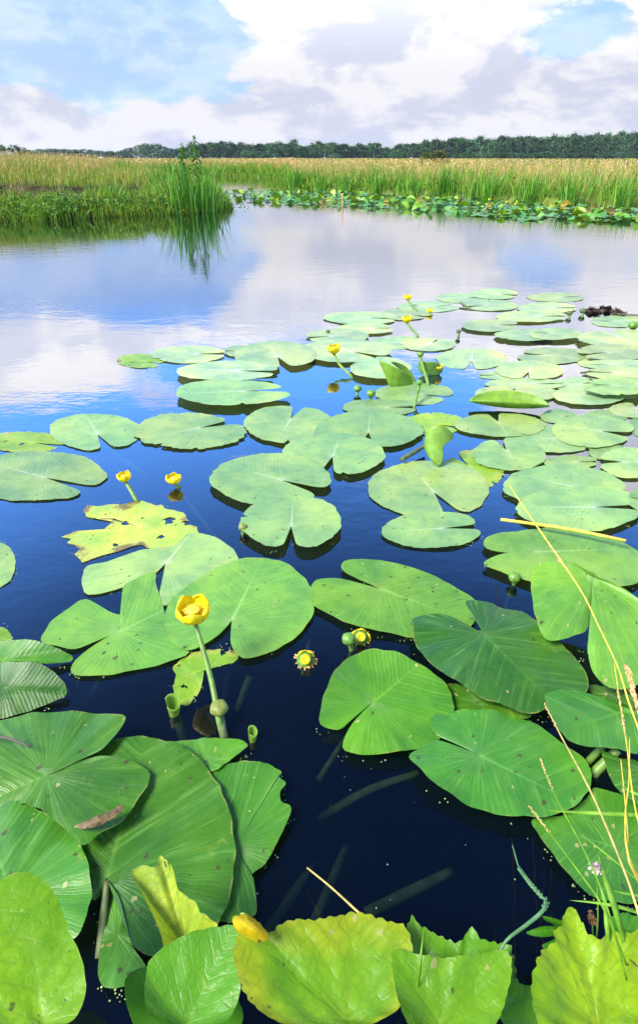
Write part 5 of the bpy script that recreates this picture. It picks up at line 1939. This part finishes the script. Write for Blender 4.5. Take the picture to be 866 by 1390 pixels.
stalk('longest yellow grass stalk arching from the right edge to the upper middle', [(689, 656, .14), (715, 695, .18), (758, 757, .23), (790, 805, .26), (812, 850, .28), (838, 905, .30), (850, 945, .3), (872, 1010, .28), (900, 1150, .2)],
      [.0012, .0024, .0026, .0026, .0022, .0018, .0016, .0015, .0015], 'straw_yellow', spike=(.40, .50, .0032))
stalk('green stalk with a pale pink seed tip pointing up left, above the other', [(732, 1028, .2), (753, 1080, .24), (790, 1150, .27), (820, 1220, .28), (850, 1330, .2)], [.0011, .0013, .0013, .0013, .0013], 'grass_bright', spike=(.02, .25, .0014))
stalk('green stalk with a tan seed tip, lowest of the two parallel ones', [(716, 1092, .18), (745, 1130, .22), (790, 1190, .25), (818, 1232, .26), (850, 1310, .2)], [.0011, .0013, .0013, .0013, .0013], 'grass_bright', spike=(.02, .28, .0014))
stalk('long straight straw coloured stalk crossing the dark oval leaf', [(739, 956, .16), (762, 1001, .2), (800, 1072, .26), (840, 1165, .3), (866, 1240, .31), (885, 1320, .2)], [.0011, .0014, .0016, .0016, .0016, .0016], 'straw', spike=(.0, .13, .0016))
stalk('upright thin stalk at the right edge with bent foot', [(854, 1000, .24), (853, 1060, .26), (848, 1110, .27), (855, 1170, .27), (900, 1240, .2)], [.0009, .001, .0011, .0013, .0012], 'straw_yellow')
stalk('second upright thin stalk left of the bent footed one', [(842, 1030, .22), (848, 1090, .24), (852, 1140, .26), (854, 1172, .27), (895, 1250, .2)], [.0009, .001, .0011, .0012, .0012], 'straw_yellow')
stalk('pair mate of the yellow stalk running down the right edge', [(833, 900, .26), (842, 960, .28), (850, 1010, .3), (862, 1100, .3), (890, 1200, .2)], [.0009, .001, .001, .0011, .0012], 'straw_yellow', spike=(.2, .45, .0016))
stalk('yellow tuft stalk with seed head at the right edge beside the pale leaf', [(850, 905, .27), (856, 925, .28), (862, 950, .28), (880, 1000, .25), (900, 1080, .2)], [.001, .001, .001, .0012, .0013], 'straw_yellow', spike=(.0, .5, .003))


def flat_blade(label, pts, width, mat, name='wild_grass'):
    P = spline([G(a, b, z) for a, b, z in pts], 16, False)
    V, Fc = [], []
    base = P[-1]
    for i, p in enumerate(P):
        d = P[min(i + 1, 15)] - P[max(i - 1, 0)]
        d /= np.linalg.norm(d)
        sd = np.cross(d, (CAM - p) / np.linalg.norm(CAM - p) + np.array([.3, .2, .5]))
        sd /= np.linalg.norm(sd)
        up_ = np.cross(sd, d)
        t_ = i / 15
        wv = width * (min(1, t_ * 2.2) ** .7 + .03) * (1 - .35 * max(0, t_ - .6))
        V += [p - sd * wv - base, p + up_ * wv * .35 - base, p + sd * wv - base]
    for i in range(15):
        Fc += [(i * 3, i * 3 + 1, i * 3 + 4, i * 3 + 3), (i * 3 + 1, i * 3 + 2, i * 3 + 5, i * 3 + 4)]
    o = link(name, mesh(name, V, Fc), mat, loc=base)
    md = o.modifiers.new('thickness', 'SOLIDIFY')
    md.thickness = .0004
    return tag(o, label, 'grass blade', 'grass blades at the lower right')


flat_blade('long level grass blade pointing left across the shaded leaf', [(740, 1100, .2), (775, 1102, .22), (820, 1104, .24), (900, 1108, .24)], .0024, 'grass_bright')
flat_blade('lower level grass blade ending near the dark water', [(772, 1222, .2), (805, 1225, .21), (840, 1231, .22), (900, 1250, .2)], .0018, 'grass_bright')
flat_blade('broad upright grass blade rising above the maple like leaf', [(810, 1155, .22), (822, 1195, .23), (835, 1235, .22), (850, 1290, .18)], .0034, 'grass_bright')
flat_blade('second upright grass blade crossing the broad one at its base', [(812, 1200, .21), (820, 1225, .21), (824, 1260, .2), (828, 1300, .17)], .0026, 'grass_bright')
flat_blade('thin dark grass blade slanting down at the right edge', [(785, 1130, .12), (830, 1165, .14), (866, 1195, .16), (900, 1220, .16)], .0016, 'grass_bright')
flat_blade('short bright blade entering from the right edge under the corner leaf', [(842, 1067, .25), (856, 1074, .26), (880, 1085, .26)], .0018, 'grass_bright')
flat_blade('thin pale blade at the right edge, above the lower level one', [(826, 1208, .16), (850, 1213, .17), (890, 1220, .17)], .0014, 'grass_bright')
flat_blade('small tip of grass in front of the dark green toothed leaf', [(575, 1262, .2), (573, 1280, .2), (570, 1310, .19), (566, 1350, .15)], .0016, 'grass_bright')

# blue green rush with a beaded seed spike
P = [(695, 1147, .10), (705, 1180, .13), (720, 1200, .15), (734, 1216, .16), (741, 1225, .165), (735, 1238, .17), (715, 1255, .17), (686, 1278, .17), (670, 1310, .15)]
pp = [G(*q) for q in P]
o = empty('rush_stalk', tuple(pp[-1]), 'blue green rush with a beaded seed spike curving over the dark water', 'rush')
tube('stem', pp, [.0008, .001, .001, .001, .0011, .0022, .002, .0016, .0016], 'grass_blue_green', o, 7, 40)
sm = spline(pp[1:6], 30, False)
V, Fc = [], []
for i in range(29):
    d = sm[i + 1] - sm[i]
    d /= np.linalg.norm(d)
    sd = np.cross(d, [0, 0, 1]) * (1 if i % 2 else -1)
    c = sm[i] - pp[-1]
    v2, f2 = tube_data([c, c - d * .003 + sd * .0022, c - d * .0065 + sd * .0028], [.0008, .0014, .0002], 5, True, len(V))
    V += v2
    Fc += f2
link('seed_spike', mesh('seed_spike', V, Fc), 'grass_blue_green', o)
# little pale and rusty blossoms in the grass
for (px, py, z_, mt, lb) in [(809, 1178, .23, 'flower_pink', 'tiny pale pink blossom on a grass tip at the lower right'), (803, 1246, .15, 'rot_brown', 'small rusty withered blossom behind the maple like leaf')]:
    g = G(px, py, z_)
    q = NR.normal(0, .0024, (40, 3))
    b = empty('blossom', tuple(g), lb, 'blossom')
    link('petals', leaf_cloud_mesh('petals', q, .004, 1.4), mt, b)
    tube('stem', [g, g + np.array([.005, -.02, -.05]), g + np.array([.01, -.03, -.1])], [.0008, .0008, .0008], 'grass_bright', b, 6, 6)

# ground cover on the near bank
n = 900
x = NR.uniform(-.75, .75, n)
y = NR.uniform(.02, .24, n)
blade_mass('shore_grass', np.stack([x, y, np.interp(y, [0, .15, .26], [.13, .07, .0])], 1), NR.uniform(.03, .09, n), NR.uniform(.002, .004, n),
           ['grass_blades', 'reed_blades'], (NR.uniform(0, 1, n) < .5).astype(int), .5)
